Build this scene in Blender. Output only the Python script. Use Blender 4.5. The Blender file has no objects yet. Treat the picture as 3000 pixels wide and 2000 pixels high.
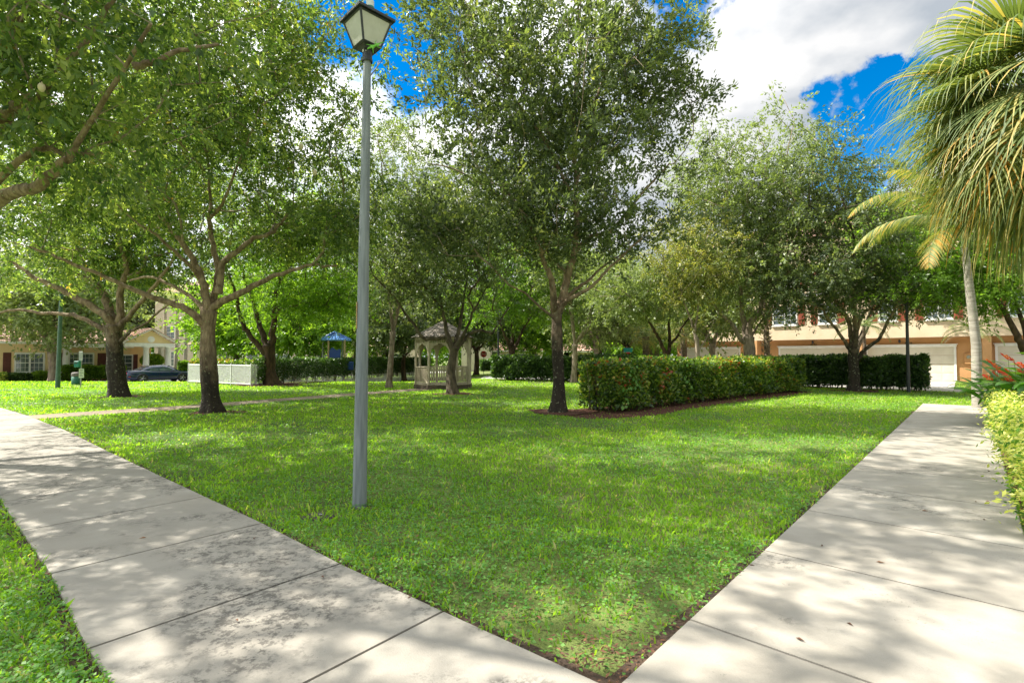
import bpy, math, random
import numpy as np
from mathutils import Vector, Matrix
R = math.radians
sc = bpy.context.scene

# ------------------------------------------------------------------ camera
EYE = 1.66
PITCH = R(1.718)
cam_d = bpy.data.cameras.new('camera')
cam = bpy.data.objects.new('camera', cam_d)
sc.collection.objects.link(cam)
cam_d.lens = 18.0; cam_d.sensor_width = 36.0; cam_d.clip_start = 0.05; cam_d.clip_end = 3000
cam.location = (0, 0, EYE)
cam.rotation_euler = (R(90) + PITCH, 0, 0)
sc.camera = cam

# ------------------------------------------------------------------ sun and sky
SUN_AZ = math.atan2(-0.95, 0.22)       # clockwise from +Y: the sun stands left and a little ahead
SUN_EL = R(51)
sun_vec = Vector((math.sin(SUN_AZ)*math.cos(SUN_EL), math.cos(SUN_AZ)*math.cos(SUN_EL), math.sin(SUN_EL)))
sl = bpy.data.lights.new('sun', 'SUN'); sl.energy = 5.0; sl.angle = R(0.53); sl.color = (1.0, 0.94, 0.84)
so = bpy.data.objects.new('sun', sl); sc.collection.objects.link(so)
so.rotation_euler = sun_vec.to_track_quat('Z', 'Y').to_euler()
sc.view_settings.view_transform = 'Standard'; sc.view_settings.look = 'None'
sc.view_settings.gamma = 1.0; sc.view_settings.exposure = 1.14

F = 1500.0
def ray(px, py):
    u = (px-1500)/F; v = (1000-py)/F
    return Vector((u, math.cos(PITCH)-v*math.sin(PITCH), math.sin(PITCH)+v*math.cos(PITCH)))
def sst(t):
    t = np.clip(t, 0, 1); return t*t*(3-2*t)
def gz(x, y):
    return -0.5*sst((np.asarray(y, float)-33)/8)*sst((-np.asarray(x, float)-1)/9)
def G(px, py):
    d = ray(px, py); z = 0.0
    for _ in range(12):
        t = (z-EYE)/d.z; z = 0.5*z+0.5*float(gz(d.x*t, d.y*t))
    t = (z-EYE)/d.z
    return Vector((d.x*t, d.y*t, z))
def P(px, py, Y):
    d = ray(px, py); t = Y/d.y
    return Vector((d.x*t, Y, EYE+d.z*t))

w = bpy.data.worlds.new('World'); sc.world = w; w.use_nodes = True
nt = w.node_tree; nt.nodes.clear()
def N(t, **k):
    n = nt.nodes.new(t)
    for a, b in k.items(): setattr(n, a, b)
    return n
def wmath(op, a, b=None, c=None, clamp=False):
    n = N('ShaderNodeMath', operation=op); n.use_clamp = clamp
    for i, v in enumerate((a, b, c)):
        if v is None: continue
        if isinstance(v, (int, float)): n.inputs[i].default_value = v
        else: nt.links.new(v, n.inputs[i])
    return n.outputs[0]
sky = N('ShaderNodeTexSky', sky_type='NISHITA'); sky.sun_disc = False
sky.sun_elevation = SUN_EL; sky.sun_rotation = SUN_AZ; sky.ozone_density = 3.0; sky.dust_density = 0.3; sky.air_density = 1.0
tc = N('ShaderNodeTexCoord')
nrm = N('ShaderNodeVectorMath', operation='NORMALIZE'); nt.links.new(tc.outputs['Generated'], nrm.inputs[0])
D = nrm.outputs[0]
sep = N('ShaderNodeSeparateXYZ'); nt.links.new(D, sep.inputs[0])
zz = wmath('ADD', wmath('MAXIMUM', sep.outputs[2], 0.0), 0.22)
cmb = N('ShaderNodeCombineXYZ')
nt.links.new(wmath('DIVIDE', sep.outputs[0], zz), cmb.inputs[0]); nt.links.new(wmath('DIVIDE', sep.outputs[1], zz), cmb.inputs[1])
no = N('ShaderNodeTexNoise'); no.inputs['Scale'].default_value = 2.2; no.inputs['Detail'].default_value = 10; no.inputs['Roughness'].default_value = 0.62
nt.links.new(cmb.outputs[0], no.inputs['Vector'])
dens = wmath('ADD', wmath('MULTIPLY', no.outputs['Fac'], 2.4), -0.12)
nw = N('ShaderNodeTexNoise'); nw.inputs['Scale'].default_value = 9; nw.inputs['Detail'].default_value = 9; nw.inputs['Roughness'].default_value = .6; nt.links.new(D, nw.inputs['Vector'])
nsb = N('ShaderNodeVectorMath', operation='SUBTRACT'); nt.links.new(nw.outputs['Color'], nsb.inputs[0]); nsb.inputs[1].default_value = (.5, .5, .5)
nsc = N('ShaderNodeVectorMath', operation='SCALE'); nt.links.new(nsb.outputs[0], nsc.inputs[0]); nsc.inputs['Scale'].default_value = .26
Dn = N('ShaderNodeVectorMath', operation='ADD'); nt.links.new(D, Dn.inputs[0]); nt.links.new(nsc.outputs[0], Dn.inputs[1])
for px, py, rad, amt in ((2570, 380, .095, 1.9), (2500, 260, .065, 1.3), (2625, 235, .05, 1.2), (2600, 470, .06, 1.0), (2020, -10, .10, 2.0), (1150, 90, .17, 2.0), (1290, 330, .08, 1.0), (950, 10, .14, .7), (1240, 150, .07, .5), (2420, 640, .2, .5)):
    dv = ray(px, py).normalized()
    vm = N('ShaderNodeVectorMath', operation='DISTANCE'); nt.links.new(Dn.outputs[0], vm.inputs[0]); vm.inputs[1].default_value = dv
    g = wmath('SUBTRACT', 1.0, wmath('DIVIDE', vm.outputs['Value'], rad), clamp=True)
    dens = wmath('SUBTRACT', dens, wmath('MULTIPLY', g, amt))
mask = N('ShaderNodeMapRange', interpolation_type='SMOOTHSTEP'); nt.links.new(dens, mask.inputs[0])
mask.inputs[1].default_value = 0.16; mask.inputs[2].default_value = 0.84
n2 = N('ShaderNodeTexNoise'); n2.inputs['Scale'].default_value = 2.6; n2.inputs['Detail'].default_value = 6
nt.links.new(cmb.outputs[0], n2.inputs['Vector'])
cr = N('ShaderNodeValToRGB'); nt.links.new(n2.outputs['Fac'], cr.inputs[0])
cr.color_ramp.elements[0].position = 0.42; cr.color_ramp.elements[0].color = (0.24, 0.265, 0.295, 1)
cr.color_ramp.elements[1].position = 0.57; cr.color_ramp.elements[1].color = (0.45, 0.45, 0.45, 1)
hs = N('ShaderNodeHueSaturation'); hs.inputs['Saturation'].default_value = 1.5; hs.inputs['Value'].default_value = 0.095
nt.links.new(sky.outputs[0], hs.inputs['Color'])
dot = N('ShaderNodeVectorMath', operation='DOT_PRODUCT'); nt.links.new(D, dot.inputs[0]); dot.inputs[1].default_value = sun_vec
mrs = N('ShaderNodeMapRange', interpolation_type='SMOOTHSTEP'); nt.links.new(dot.outputs['Value'], mrs.inputs[0])
mrs.inputs[1].default_value = 0.15; mrs.inputs[2].default_value = 1.0; mrs.inputs[3].default_value = 1.0; mrs.inputs[4].default_value = 3.0
vs_ = N('ShaderNodeVectorMath', operation='SCALE'); nt.links.new(cr.outputs[0], vs_.inputs[0]); nt.links.new(mrs.outputs[0], vs_.inputs['Scale'])
mx = N('ShaderNodeMix', data_type='RGBA'); mx.clamp_result = False; nt.links.new(mask.outputs[0], mx.inputs['Factor'])
nt.links.new(hs.outputs[0], mx.inputs['A']); nt.links.new(vs_.outputs[0], mx.inputs['B'])
bg = N('ShaderNodeBackground'); bg.inputs[1].default_value = 1.0; nt.links.new(mx.outputs['Result'], bg.inputs[0])
wo = N('ShaderNodeOutputWorld'); nt.links.new(bg.outputs[0], wo.inputs[0])

# ------------------------------------------------------------------ materials
def mat(name, c1, c2=None, scale=6, rough=0.7, bump=0.0, bscale=None, metal=0.0, spots=None, zdark=None, spec=0.5, coat=0, trans=0, stretch=None, detail=6):
    m = bpy.data.materials.new(name); m.use_nodes = True
    t = m.node_tree; b = t.nodes['Principled BSDF']
    b.inputs['Roughness'].default_value = rough; b.inputs['Metallic'].default_value = metal
    b.inputs['Specular IOR Level'].default_value = spec; b.inputs['Coat Weight'].default_value = coat
    b.inputs['Transmission Weight'].default_value = trans
    tcn = t.nodes.new('ShaderNodeTexCoord'); src = tcn.outputs['Object']
    if stretch:
        mp = t.nodes.new('ShaderNodeMapping'); mp.inputs['Scale'].default_value = stretch
        t.links.new(src, mp.inputs[0]); src = mp.outputs[0]
    col = None
    if c2 is None: b.inputs['Base Color'].default_value = (*c1, 1)
    else:
        n = t.nodes.new('ShaderNodeTexNoise'); n.inputs['Scale'].default_value = scale; n.inputs['Detail'].default_value = detail
        t.links.new(src, n.inputs['Vector'])
        r = t.nodes.new('ShaderNodeValToRGB'); r.color_ramp.elements[0].position = .35; r.color_ramp.elements[1].position = .65
        r.color_ramp.elements[0].color = (*c1, 1); r.color_ramp.elements[1].color = (*c2, 1)
        t.links.new(n.outputs['Fac'], r.inputs[0]); col = r.outputs[0]
    def mixc(fac, a, bcol):
        q = t.nodes.new('ShaderNodeMix'); q.data_type = 'RGBA'; t.links.new(fac, q.inputs['Factor'])
        if a is None: q.inputs['A'].default_value = (*c1, 1)
        else: t.links.new(a, q.inputs['A'])
        q.inputs['B'].default_value = (*bcol, 1); return q.outputs['Result']
    if zdark:      # algae-dark lower trunk: (z_top, colour)
        g = t.nodes.new('ShaderNodeNewGeometry'); s = t.nodes.new('ShaderNodeSeparateXYZ'); t.links.new(g.outputs['Position'], s.inputs[0])
        nn = t.nodes.new('ShaderNodeTexNoise'); nn.inputs['Scale'].default_value = 2.5; t.links.new(tcn.outputs['Object'], nn.inputs['Vector'])
        ma = t.nodes.new('ShaderNodeMath'); ma.operation = 'MULTIPLY_ADD'; t.links.new(nn.outputs['Fac'], ma.inputs[0]); ma.inputs[1].default_value = 3.0
        t.links.new(s.outputs[2], ma.inputs[2])
        mr = t.nodes.new('ShaderNodeMapRange'); t.links.new(ma.outputs[0], mr.inputs[0])
        mr.inputs[1].default_value = zdark[0]+2.6; mr.inputs[2].default_value = zdark[0]+1.0; mr.inputs[3].default_value = 0; mr.inputs[4].default_value = .92
        col = mixc(mr.outputs[0], col, zdark[1])
    if spots:      # (scale, threshold, colour): lichen, stains
        nn = t.nodes.new('ShaderNodeTexNoise'); nn.inputs['Scale'].default_value = spots[0]; nn.inputs['Detail'].default_value = 5
        nn.inputs['Roughness'].default_value = .65; t.links.new(tcn.outputs['Object'], nn.inputs['Vector'])
        mr = t.nodes.new('ShaderNodeMapRange'); t.links.new(nn.outputs['Fac'], mr.inputs[0]); mr.inputs[1].default_value = spots[1]; mr.inputs[2].default_value = spots[1]+.05
        col = mixc(mr.outputs[0], col, spots[2])
    if col is not None: t.links.new(col, b.inputs['Base Color'])
    if bump:
        n = t.nodes.new('ShaderNodeTexNoise'); n.inputs['Scale'].default_value = bscale or scale*4; n.inputs['Detail'].default_value = 8
        t.links.new(src, n.inputs['Vector'])
        bp = t.nodes.new('ShaderNodeBump'); bp.inputs['Strength'].default_value = min(1, bump); bp.inputs['Distance'].default_value = .02*max(1, bump)
        t.links.new(n.outputs['Fac'], bp.inputs['Height']); t.links.new(bp.outputs[0], b.inputs['Normal'])
    return m

def leafmat(name, stops, transl=0.45, rough=0.42, tint=(1.22, 1.25, .5), spec=.5):
    m = bpy.data.materials.new(name); m.use_nodes = True; t = m.node_tree
    b = t.nodes['Principled BSDF']; b.inputs['Roughness'].default_value = rough; b.inputs['Specular IOR Level'].default_value = spec
    a = t.nodes.new('ShaderNodeAttribute'); a.attribute_name = 'rnd'
    r = t.nodes.new('ShaderNodeValToRGB')
    els = r.color_ramp.elements
    while len(els) < len(stops): els.new(0.5)
    for e, (p, c) in zip(els, stops): e.position = p; e.color = (*c, 1)
    t.links.new(a.outputs['Fac'], r.inputs[0]); t.links.new(r.outputs[0], b.inputs['Base Color'])
    tr = t.nodes.new('ShaderNodeBsdfTranslucent')
    mu = t.nodes.new('ShaderNodeMix'); mu.data_type = 'RGBA'; mu.blend_type = 'MULTIPLY'; mu.inputs['Factor'].default_value = 1
    mu.clamp_result = False
    t.links.new(r.outputs[0], mu.inputs['A']); mu.inputs['B'].default_value = (*[x*1.6 for x in tint], 1)
    t.links.new(mu.outputs['Result'], tr.inputs[0])
    ms = t.nodes.new('ShaderNodeMixShader'); ms.inputs[0].default_value = transl
    t.links.new(b.outputs[0], ms.inputs[1]); t.links.new(tr.outputs[0], ms.inputs[2])
    t.links.new(ms.outputs[0], t.nodes['Material Output'].inputs['Surface'])
    return m

# ------------------------------------------------------------------ object helpers
COL = sc.collection
def tag(o, label=None, cat=None, group=None, kind=None):
    if label: o['label'] = label
    if cat: o['category'] = cat
    if group: o['group'] = group
    if kind: o['kind'] = kind
    return o
def empty(name, loc, label, cat, group=None, rz=0):
    o = bpy.data.objects.new(name, None); o.empty_display_size = .2
    COL.objects.link(o); o.location = loc; o.rotation_euler = (0, 0, rz)
    return tag(o, label, cat, group)
def npmesh(name, V, faces_n, idx, m, parent=None, rnd=None, smooth=False):
    """V (n,3); faces all with faces_n corners; idx flat corner indices."""
    me = bpy.data.meshes.new(name)
    V = np.ascontiguousarray(V, np.float32); idx = np.ascontiguousarray(idx, np.int32).ravel()
    nf = len(idx)//faces_n
    me.vertices.add(len(V)); me.vertices.foreach_set('co', V.ravel())
    me.loops.add(len(idx)); me.loops.foreach_set('vertex_index', idx)
    me.polygons.add(nf); me.polygons.foreach_set('loop_start', np.arange(0, nf*faces_n, faces_n, dtype=np.int32))
    if smooth: me.polygons.foreach_set('use_smooth', np.ones(nf, bool))
    if rnd is not None:
        at = me.attributes.new('rnd', 'FLOAT', 'FACE'); at.data.foreach_set('value', np.ascontiguousarray(rnd, np.float32))
    me.update(calc_edges=True)
    me.materials.append(m)
    o = bpy.data.objects.new(name, me); COL.objects.link(o)
    if parent: o.parent = parent
    return o

class MB:
    """collects shapes, then builds ONE mesh object"""
    def __init__(s): s.v = []; s.f = []; s.sm = []
    def add(s, vs, fs, smooth=False):
        k = len(s.v); s.v += [tuple(v) for v in vs]; s.f += [tuple(i+k for i in f) for f in fs]; s.sm += [smooth]*len(fs); return s
    def box(s, c, d, rz=0, bev=0.0):
        hx, hy, hz = d[0]/2, d[1]/2, d[2]/2; b = min(bev, hx*.9, hy*.9, hz*.9)
        ca, sa = math.cos(rz), math.sin(rz)
        def T(x, y, z): return (c[0]+x*ca-y*sa, c[1]+x*sa+y*ca, c[2]+z)
        if b <= 0:
            vs = [T(x, y, z) for z in (-hz, hz) for x, y in ((-hx, -hy), (hx, -hy), (hx, hy), (-hx, hy))]
            s.add(vs, [(0, 3, 2, 1), (4, 5, 6, 7), (0, 1, 5, 4), (1, 2, 6, 5), (2, 3, 7, 6), (3, 0, 4, 7)])
        else:
            rings = []
            for z, q in ((-hz, b), (-hz+b, 0), (hz-b, 0), (hz, b)):
                X, Y = hx-q, hy-q; e = b if q == 0 else b*.4
                rings.append([T(*p, z) for p in ((-X+e, -Y), (X-e, -Y), (X, -Y+e), (X, Y-e), (X-e, Y), (-X+e, Y), (-X, Y-e), (-X, -Y+e))])
            vs = sum(rings, []); fs = [tuple(range(7, -1, -1)), tuple(range(24, 32))]
            for k in range(3):
                for i in range(8): j = (i+1) % 8; fs.append((k*8+i, k*8+j, k*8+8+j, k*8+8+i))
            s.add(vs, fs)
        return s
    def tube(s, pts, rs, n=10, smooth=True, cap=True, flat=None):
        pts = [Vector(p) for p in pts]
        if isinstance(rs, (int, float)): rs = [rs]*len(pts)
        vs, fs = [], []; prev = None
        for i, p in enumerate(pts):
            d = (pts[min(i+1, len(pts)-1)]-pts[max(i-1, 0)]).normalized()
            if prev is None: a = d.cross(Vector((0.013, 1, 0.02))) if abs(d.y) < .9 else d.cross(Vector((1, 0, 0)))
            else: a = prev-d*prev.dot(d)
            a.normalize(); prev = a; b = d.cross(a)
            for k in range(n):
                t = 2*math.pi*k/n; vs.append(p+(a*math.cos(t)+b*math.sin(t))*rs[i])
        for i in range(len(pts)-1):
            for k in range(n): j = (k+1) % n; fs.append((i*n+k, i*n+j, i*n+n+j, i*n+n+k))
        s.add(vs, fs, smooth)
        if cap:
            s.add(vs[:n], [tuple(range(n-1, -1, -1))]); s.add(vs[-n:], [tuple(range(n))])
        return s
    def lathe(s, c, prof, n=24, smooth=True):
        vs, fs = [], []
        for r, z in prof:
            for k in range(n): t = 2*math.pi*k/n; vs.append((c[0]+r*math.cos(t), c[1]+r*math.sin(t), c[2]+z))
        for i in range(len(prof)-1):
            for k in range(n): j = (k+1) % n; fs.append((i*n+k, i*n+j, i*n+n+j, i*n+n+k))
        s.add(vs, fs, smooth); return s
    def prism(s, poly, off):
        """poly: list of 3D points, off: extrusion vector"""
        n = len(poly); o = Vector(off); vs = [Vector(p) for p in poly]; vs += [v+o for v in vs[:n]]
        fs = [tuple(range(n-1, -1, -1)), tuple(range(n, 2*n))]+[(i, (i+1) % n, n+(i+1) % n, n+i) for i in range(n)]
        return s.add(vs, fs)
    def build(s, name, m, parent=None, loc=None, recalc=True):
        me = bpy.data.meshes.new(name); me.from_pydata(s.v, [], s.f); me.update()
        if recalc:
            import bmesh
            bm = bmesh.new(); bm.from_mesh(me); bmesh.ops.recalc_face_normals(bm, faces=bm.faces); bm.to_mesh(me); bm.free()
        me.polygons.foreach_set('use_smooth', s.sm)
        me.materials.append(m)
        o = bpy.data.objects.new(name, me); COL.objects.link(o)
        if parent: o.parent = parent
        if loc is not None: o.location = loc
        return o
    def frame(s, O, u, n):
        """map collected local coords (x along u, y along n, z up) to the world"""
        s.v = [(O[0]+u[0]*x+n[0]*y, O[1]+u[1]*x+n[1]*y, O[2]+z) for x, y, z in s.v]; return s

def copy_tree(o, parent=None):
    c = o.copy(); COL.objects.link(c)
    if parent: c.parent = parent
    for ch in [x for x in o.children]: copy_tree(ch, c)
    return c

def text_mesh(name, txt, size, M, m, parent, ext=.002, align='CENTER'):
    cu = bpy.data.curves.new(name, 'FONT'); cu.body = txt; cu.size = size; cu.extrude = ext; cu.align_x = align; cu.align_y = 'CENTER'
    to = bpy.data.objects.new(name, cu); COL.objects.link(to)
    dg = bpy.context.evaluated_depsgraph_get(); me = bpy.data.meshes.new_from_object(to.evaluated_get(dg))
    bpy.data.objects.remove(to); me.transform(M); me.name = name; me.materials.clear(); me.materials.append(m)
    o = bpy.data.objects.new(name, me); COL.objects.link(o); o.parent = parent
    return o
def basis(o, x, y):
    x = Vector(x).normalized(); y = Vector(y).normalized(); z = x.cross(y)
    return Matrix(((x.x, y.x, z.x, o[0]), (x.y, y.y, z.y, o[1]), (x.z, y.z, z.z, o[2]), (0, 0, 0, 1)))

# ------------------------------------------------------------------ noise
rng = np.random.default_rng(7)
_tab = np.random.default_rng(3).random((64, 64))
def vnoise(x, y):
    xi = np.floor(x).astype(int); yi = np.floor(y).astype(int); fx = x-xi; fy = y-yi
    fx = fx*fx*(3-2*fx); fy = fy*fy*(3-2*fy)
    g = lambda a, b: _tab[a % 64, b % 64]
    return (g(xi, yi)*(1-fx)+g(xi+1, yi)*fx)*(1-fy)+(g(xi, yi+1)*(1-fx)+g(xi+1, yi+1)*fx)*fy
def fbm(x, y): return .5*vnoise(x, y)+.3*vnoise(x*2.1+9, y*2.1+3)+.2*vnoise(x*4.3+5, y*4.3+8)

# ------------------------------------------------------------------ leaves (numpy)
def norm(a): return a/np.maximum(np.linalg.norm(a, axis=1, keepdims=True), 1e-9)
def leaf_arrays(C, d, nrm_, L, W):
    d = norm(d); s = norm(np.cross(d, nrm_)); up = np.cross(s, d)
    L = L[:, None]; W = W[:, None]
    V = np.empty((len(C), 4, 3), np.float32)
    V[:, 0] = C; V[:, 1] = C+d*L*.5+s*W*.5+up*W*.15; V[:, 2] = C+d*L; V[:, 3] = C+d*L*.5-s*W*.5+up*W*.15
    return V.reshape(-1, 3)
def leaf_obj(name, C, d, n_, L, W, rnd, m, parent):
    V = leaf_arrays(C, d, n_, L, W)
    return npmesh(name, V, 4, np.arange(len(V)), m, parent, rnd)
def crown_leaves(name, clusters, axes, count, sig, L, asp, m, parent, seed, droop=.35, tone=None):
    g = np.random.default_rng(seed); k = len(clusters)
    # sprays: short leafy shoots round each twig end, leaves strung along them
    m_ = max(1, int(round(count/k/19))); S = k*m_
    sc_ = np.repeat(np.arange(k), m_); so_ = norm(g.normal(0, 1, (S, 3)))*(g.random((S, 1))**.5)*np.array([1.7*sig, 1.7*sig, 1.15*sig])
    scen = clusters[sc_]-axes[sc_]*(g.random((S, 1))**1.3)*1.1+so_
    sdir = norm(so_/sig*.7+g.normal(0, .55, (S, 3))+norm(axes[sc_]+1e-6)*.5); sdir[:, 2] -= droop*.8; sdir = norm(sdir)
    snrm = g.normal(0, .55, (S, 3)); snrm[:, 2] += .9; srnd = g.random(S)
    si = g.integers(0, S, count); ci = sc_[si]
    C = scen[si]+sdir[si]*(g.random((count, 1))*L*4.0)+g.normal(0, L*.34, (count, 3))
    d = norm(sdir[si]*.8+g.normal(0, .55, (count, 3))); d[:, 2] -= droop*.6
    n_ = snrm[si]+g.normal(0, .42, (count, 3))
    Ls = L*g.uniform(.65, 1.25, count)
    crnd = g.random(k)
    rn = np.clip(.25*crnd[ci]+.35*srnd[si]+.45*g.random(count), 0, 1)
    if tone is not None: rn = np.clip(rn+tone, 0, 1)
    return leaf_obj(name, C, d, n_, Ls, Ls*asp, rn, m, parent)

# ------------------------------------------------------------------ trees
def grow_tree(name, label, cat, base, trunk, limbs, crowns, leaf, bark, nleaf, L, asp=.42, sig=.38, group=None, seed=1, r_trunk=.22, minr=.010, bf=.3, droop=.35, auto=0, tone=None, twig=None, flare=1.5, step=.45, limb_parts=True):
    """trunk: world points; limbs: list of (points, r0, r1); crowns: (centre, radii, n)"""
    g = np.random.default_rng(seed)
    base = Vector(base)
    root = empty(name, base, label, cat, group)
    pos = []; par = []; fix = []; pl = []
    def addn(p, pa, r, fixed=True):
        pos.append(np.array(p, float)); par.append(pa); fix.append(r if fixed else 0.0)
        pl.append(0 if pa < 0 else pl[pa]+float(np.linalg.norm(pos[-1]-pos[pa]))); return len(pos)-1
    trunk = [Vector(p) for p in trunk]
    # --- trunk mesh
    def smoothline(pts, nseg):
        pts = [Vector(p) for p in pts]; out = []
        for i in range(len(pts)-1):
            p0 = pts[max(i-1, 0)]; p1 = pts[i]; p2 = pts[i+1]; p3 = pts[min(i+2, len(pts)-1)]
            for k in range(nseg):
                t = k/nseg
                out.append(.5*((2*p1)+(-p0+p2)*t+(2*p0-5*p1+4*p2-p3)*t*t+(-p0+3*p1-3*p2+p3)*t**3))
        out.append(pts[-1]); return out
    tl = smoothline(trunk, 6)
    nrng = 18; vs = []; fs = []; tot = len(tl); ph = g.random(6)*6.28
    for i, p in enumerate(tl):
        t = i/(tot-1); h = p.z-base.z
        r = r_trunk*(1-.18*t)
        fl = math.exp(-max(h, 0)/.28)*(flare-1)
        kn = .05*math.sin(h*3.1+ph[3])+.03*math.sin(h*7.3+ph[4])
        if t > .85: r *= 1+.22*(t-.85)/.15
        for k in range(nrng):
            a = 2*math.pi*k/nrng
            lob = 1+.05*math.sin(3*a+ph[0]+h*.7)+.035*math.sin(5*a+ph[1]-h)+kn+fl*(1+.45*math.sin(4*a+ph[2])+.25*math.sin(7*a+ph[5]))
            vs.append((p.x+math.cos(a)*r*lob, p.y+math.sin(a)*r*lob, p.z-(.08 if i == 0 else 0)))
    for i in range(tot-1):
        for k in range(nrng): j = (k+1) % nrng; fs.append((i*nrng+k, i*nrng+j, i*nrng+nrng+j, i*nrng+nrng+k))
    vs.append(tuple(tl[-1]+Vector((0, 0, r_trunk*.5)))); top = len(vs)-1
    for k in range(nrng): fs.append(((tot-1)*nrng+k, (tot-1)*nrng+(k+1) % nrng, top))
    mb = MB(); mb.add([(v[0]-base.x, v[1]-base.y, v[2]-base.z) for v in vs], fs, True)
    mb.build('trunk', bark, root)
    last = -1
    for p in tl[::3]+[tl[-1]]: last = addn(p, last, r_trunk)
    forkn = last
    # --- limbs
    if auto:
        cc = np.mean([np.array(c[0]) for c in crowns], axis=0); rr = np.max([np.array(c[1]) for c in crowns], axis=0)
        for k in range(auto):
            a = 2*math.pi*(k+g.random()*.6)/auto; f = tl[-1]; q = g.uniform(.35, .6)
            e = Vector((cc[0]+math.cos(a)*rr[0]*q, cc[1]+math.sin(a)*rr[1]*q, cc[2]+g.uniform(-.25, .35)*rr[2]))
            s0 = f-Vector((0, 0, .25*g.random()))
            mid = s0.lerp(e, .45)+Vector((g.uniform(-.3, .3), g.uniform(-.3, .3), (e.z-f.z)*.0-.12*(e-f).length*g.uniform(-.6, 1)))
            limbs = limbs+[([s0, mid, e], r_trunk*g.uniform(.42, .6), r_trunk*.2)]
    for pts, r0, r1 in limbs:
        ln = smoothline(pts, 5)
        ln = [p+Vector(g.normal(0, 1, 3))*r0*.13 if 0 < i < len(ln)-1 else p for i, p in enumerate(ln)]
        rs = [r0+(r1-r0)*(i/(len(ln)-1))**.8 for i in range(len(ln))]
        rs[0] *= 1.12
        m2 = MB().tube([p-base for p in ln], rs, 11 if r0 > .06 else 7)
        if limb_parts: m2.build('limb', bark, root)
        else: m2.build('limb', bark, root)
        A = np.array(pos); st = int(np.argmin(np.linalg.norm(A-np.array(ln[0]), axis=1))); q = st
        for i in range(1, len(ln), 2): q = addn(ln[i], q, rs[i])
    nfix = len(pos)
    # --- targets
    T = []
    for c, rad, n in crowns:
        u = norm(g.normal(0, 1, (n, 3))); s = g.random((n, 1))**(1/2.2)
        p = u*s*np.array(rad)*(1+.18*np.sin(5*np.arctan2(u[:, 1:2], u[:, 0:1])+seed)+.1*g.normal(0, 1, (n, 1)))+np.array(c)
        T.append(p)
    T = np.concatenate(T); T = T[T[:, 2] > 1.9]
    nT = len(T); alive = np.ones(nT, bool)
    A = np.array(pos); plA = np.array(pl)
    Dm = np.linalg.norm(T[:, None]-A[None], axis=2)+bf*plA[None]
    # discourage growing straight from the trunk's base
    lowm = (A[:, 2] < tl[-1].z-.6); Dm[:, lowm] += 50
    best = Dm.argmin(1); bc = Dm.min(1)
    tipn = np.zeros(nT, int)
    for _ in range(nT):
        t = int(np.where(alive, bc, 1e9).argmin()); alive[t] = False
        a = int(best[t]); pa = pos[a]; v = T[t]-pa; dist = float(np.linalg.norm(v)); k = max(1, int(dist/step))
        q = a; sag = np.array([0, 0, -.10*dist])
        for i in range(1, k+1):
            f = i/k; p = pa+v*f+sag*math.sin(math.pi*f)*g.uniform(.2, 1)
            if i < k: p = p+g.normal(0, .055, 3)
            q = addn(p, q, 0, False)
            if alive.any():
                dd = np.linalg.norm(T-p, axis=1)+bf*pl[q]; mm = dd < bc
                best[mm] = q; bc[mm] = dd[mm]
        tipn[t] = q
    n = len(pos); rad = np.full(n, 0.0); ch = [[] for _ in range(n)]
    e = 2.25
    for i in range(n-1, -1, -1):
        if not ch[i]: rad[i] = max(minr, fix[i]*.2 if i < nfix else 0)
        else: rad[i] = sum(rad[c]**e for c in ch[i])**(1/e)
        if par[i] >= 0: ch[par[i]].append(i)
    # --- twigs: chains following the thickest child
    Vt = []; Ft = []; base_a = np.array(base)
    stack = []
    for i in range(nfix):
        for c in ch[i]:
            if c >= nfix: stack.append((i, c))
    cnt = 0
    while stack:
        a, b = stack.pop(); chain = [a, b]
        while ch[b]:
            cs = sorted(ch[b], key=lambda q: -rad[q]); chain.append(cs[0])
            for o_ in cs[1:]: stack.append((b, o_))
            b = cs[0]
        pts = np.array([pos[i] for i in chain])-base_a; rs = np.array([rad[i] for i in chain]); rs[0] = rs[1]; rs = np.minimum(rs, r_trunk*.45); rs[-1] *= .5
        s_ = 6 if rs[0] > .03 else 3
        dd = np.gradient(pts, axis=0); dd = norm(dd)
        ref = np.array([.3, .2, .93]) if abs(dd[0, 2]) < .8 else np.array([1., .1, 0])
        x = norm(np.cross(dd, ref)); y = np.cross(dd, x)
        an = np.arange(s_)*2*math.pi/s_
        ring = pts[:, None]+(x[:, None]*np.cos(an)[None, :, None]+y[:, None]*np.sin(an)[None, :, None])*rs[:, None, None]
        m_ = len(pts); idx = np.arange(m_*s_).reshape(m_, s_)
        q = np.stack([idx[:-1], np.roll(idx, -1, 1)[:-1], np.roll(idx, -1, 1)[1:], idx[1:]], -1).reshape(-1, 4)+cnt
        Vt.append(ring.reshape(-1, 3)); Ft.append(q); cnt += m_*s_
    if Vt: npmesh('branches', np.concatenate(Vt), 4, np.concatenate(Ft), twig or bark, root, smooth=True)
    posA = np.array(pos); tips = posA[tipn]; pa_ = posA[np.array(par)[tipn]]
    ax = tips-pa_
    crown_leaves('crown', tips-base_a, ax, nleaf, sig, L, asp, leaf, root, seed+100, droop, tone)
    return root

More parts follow.
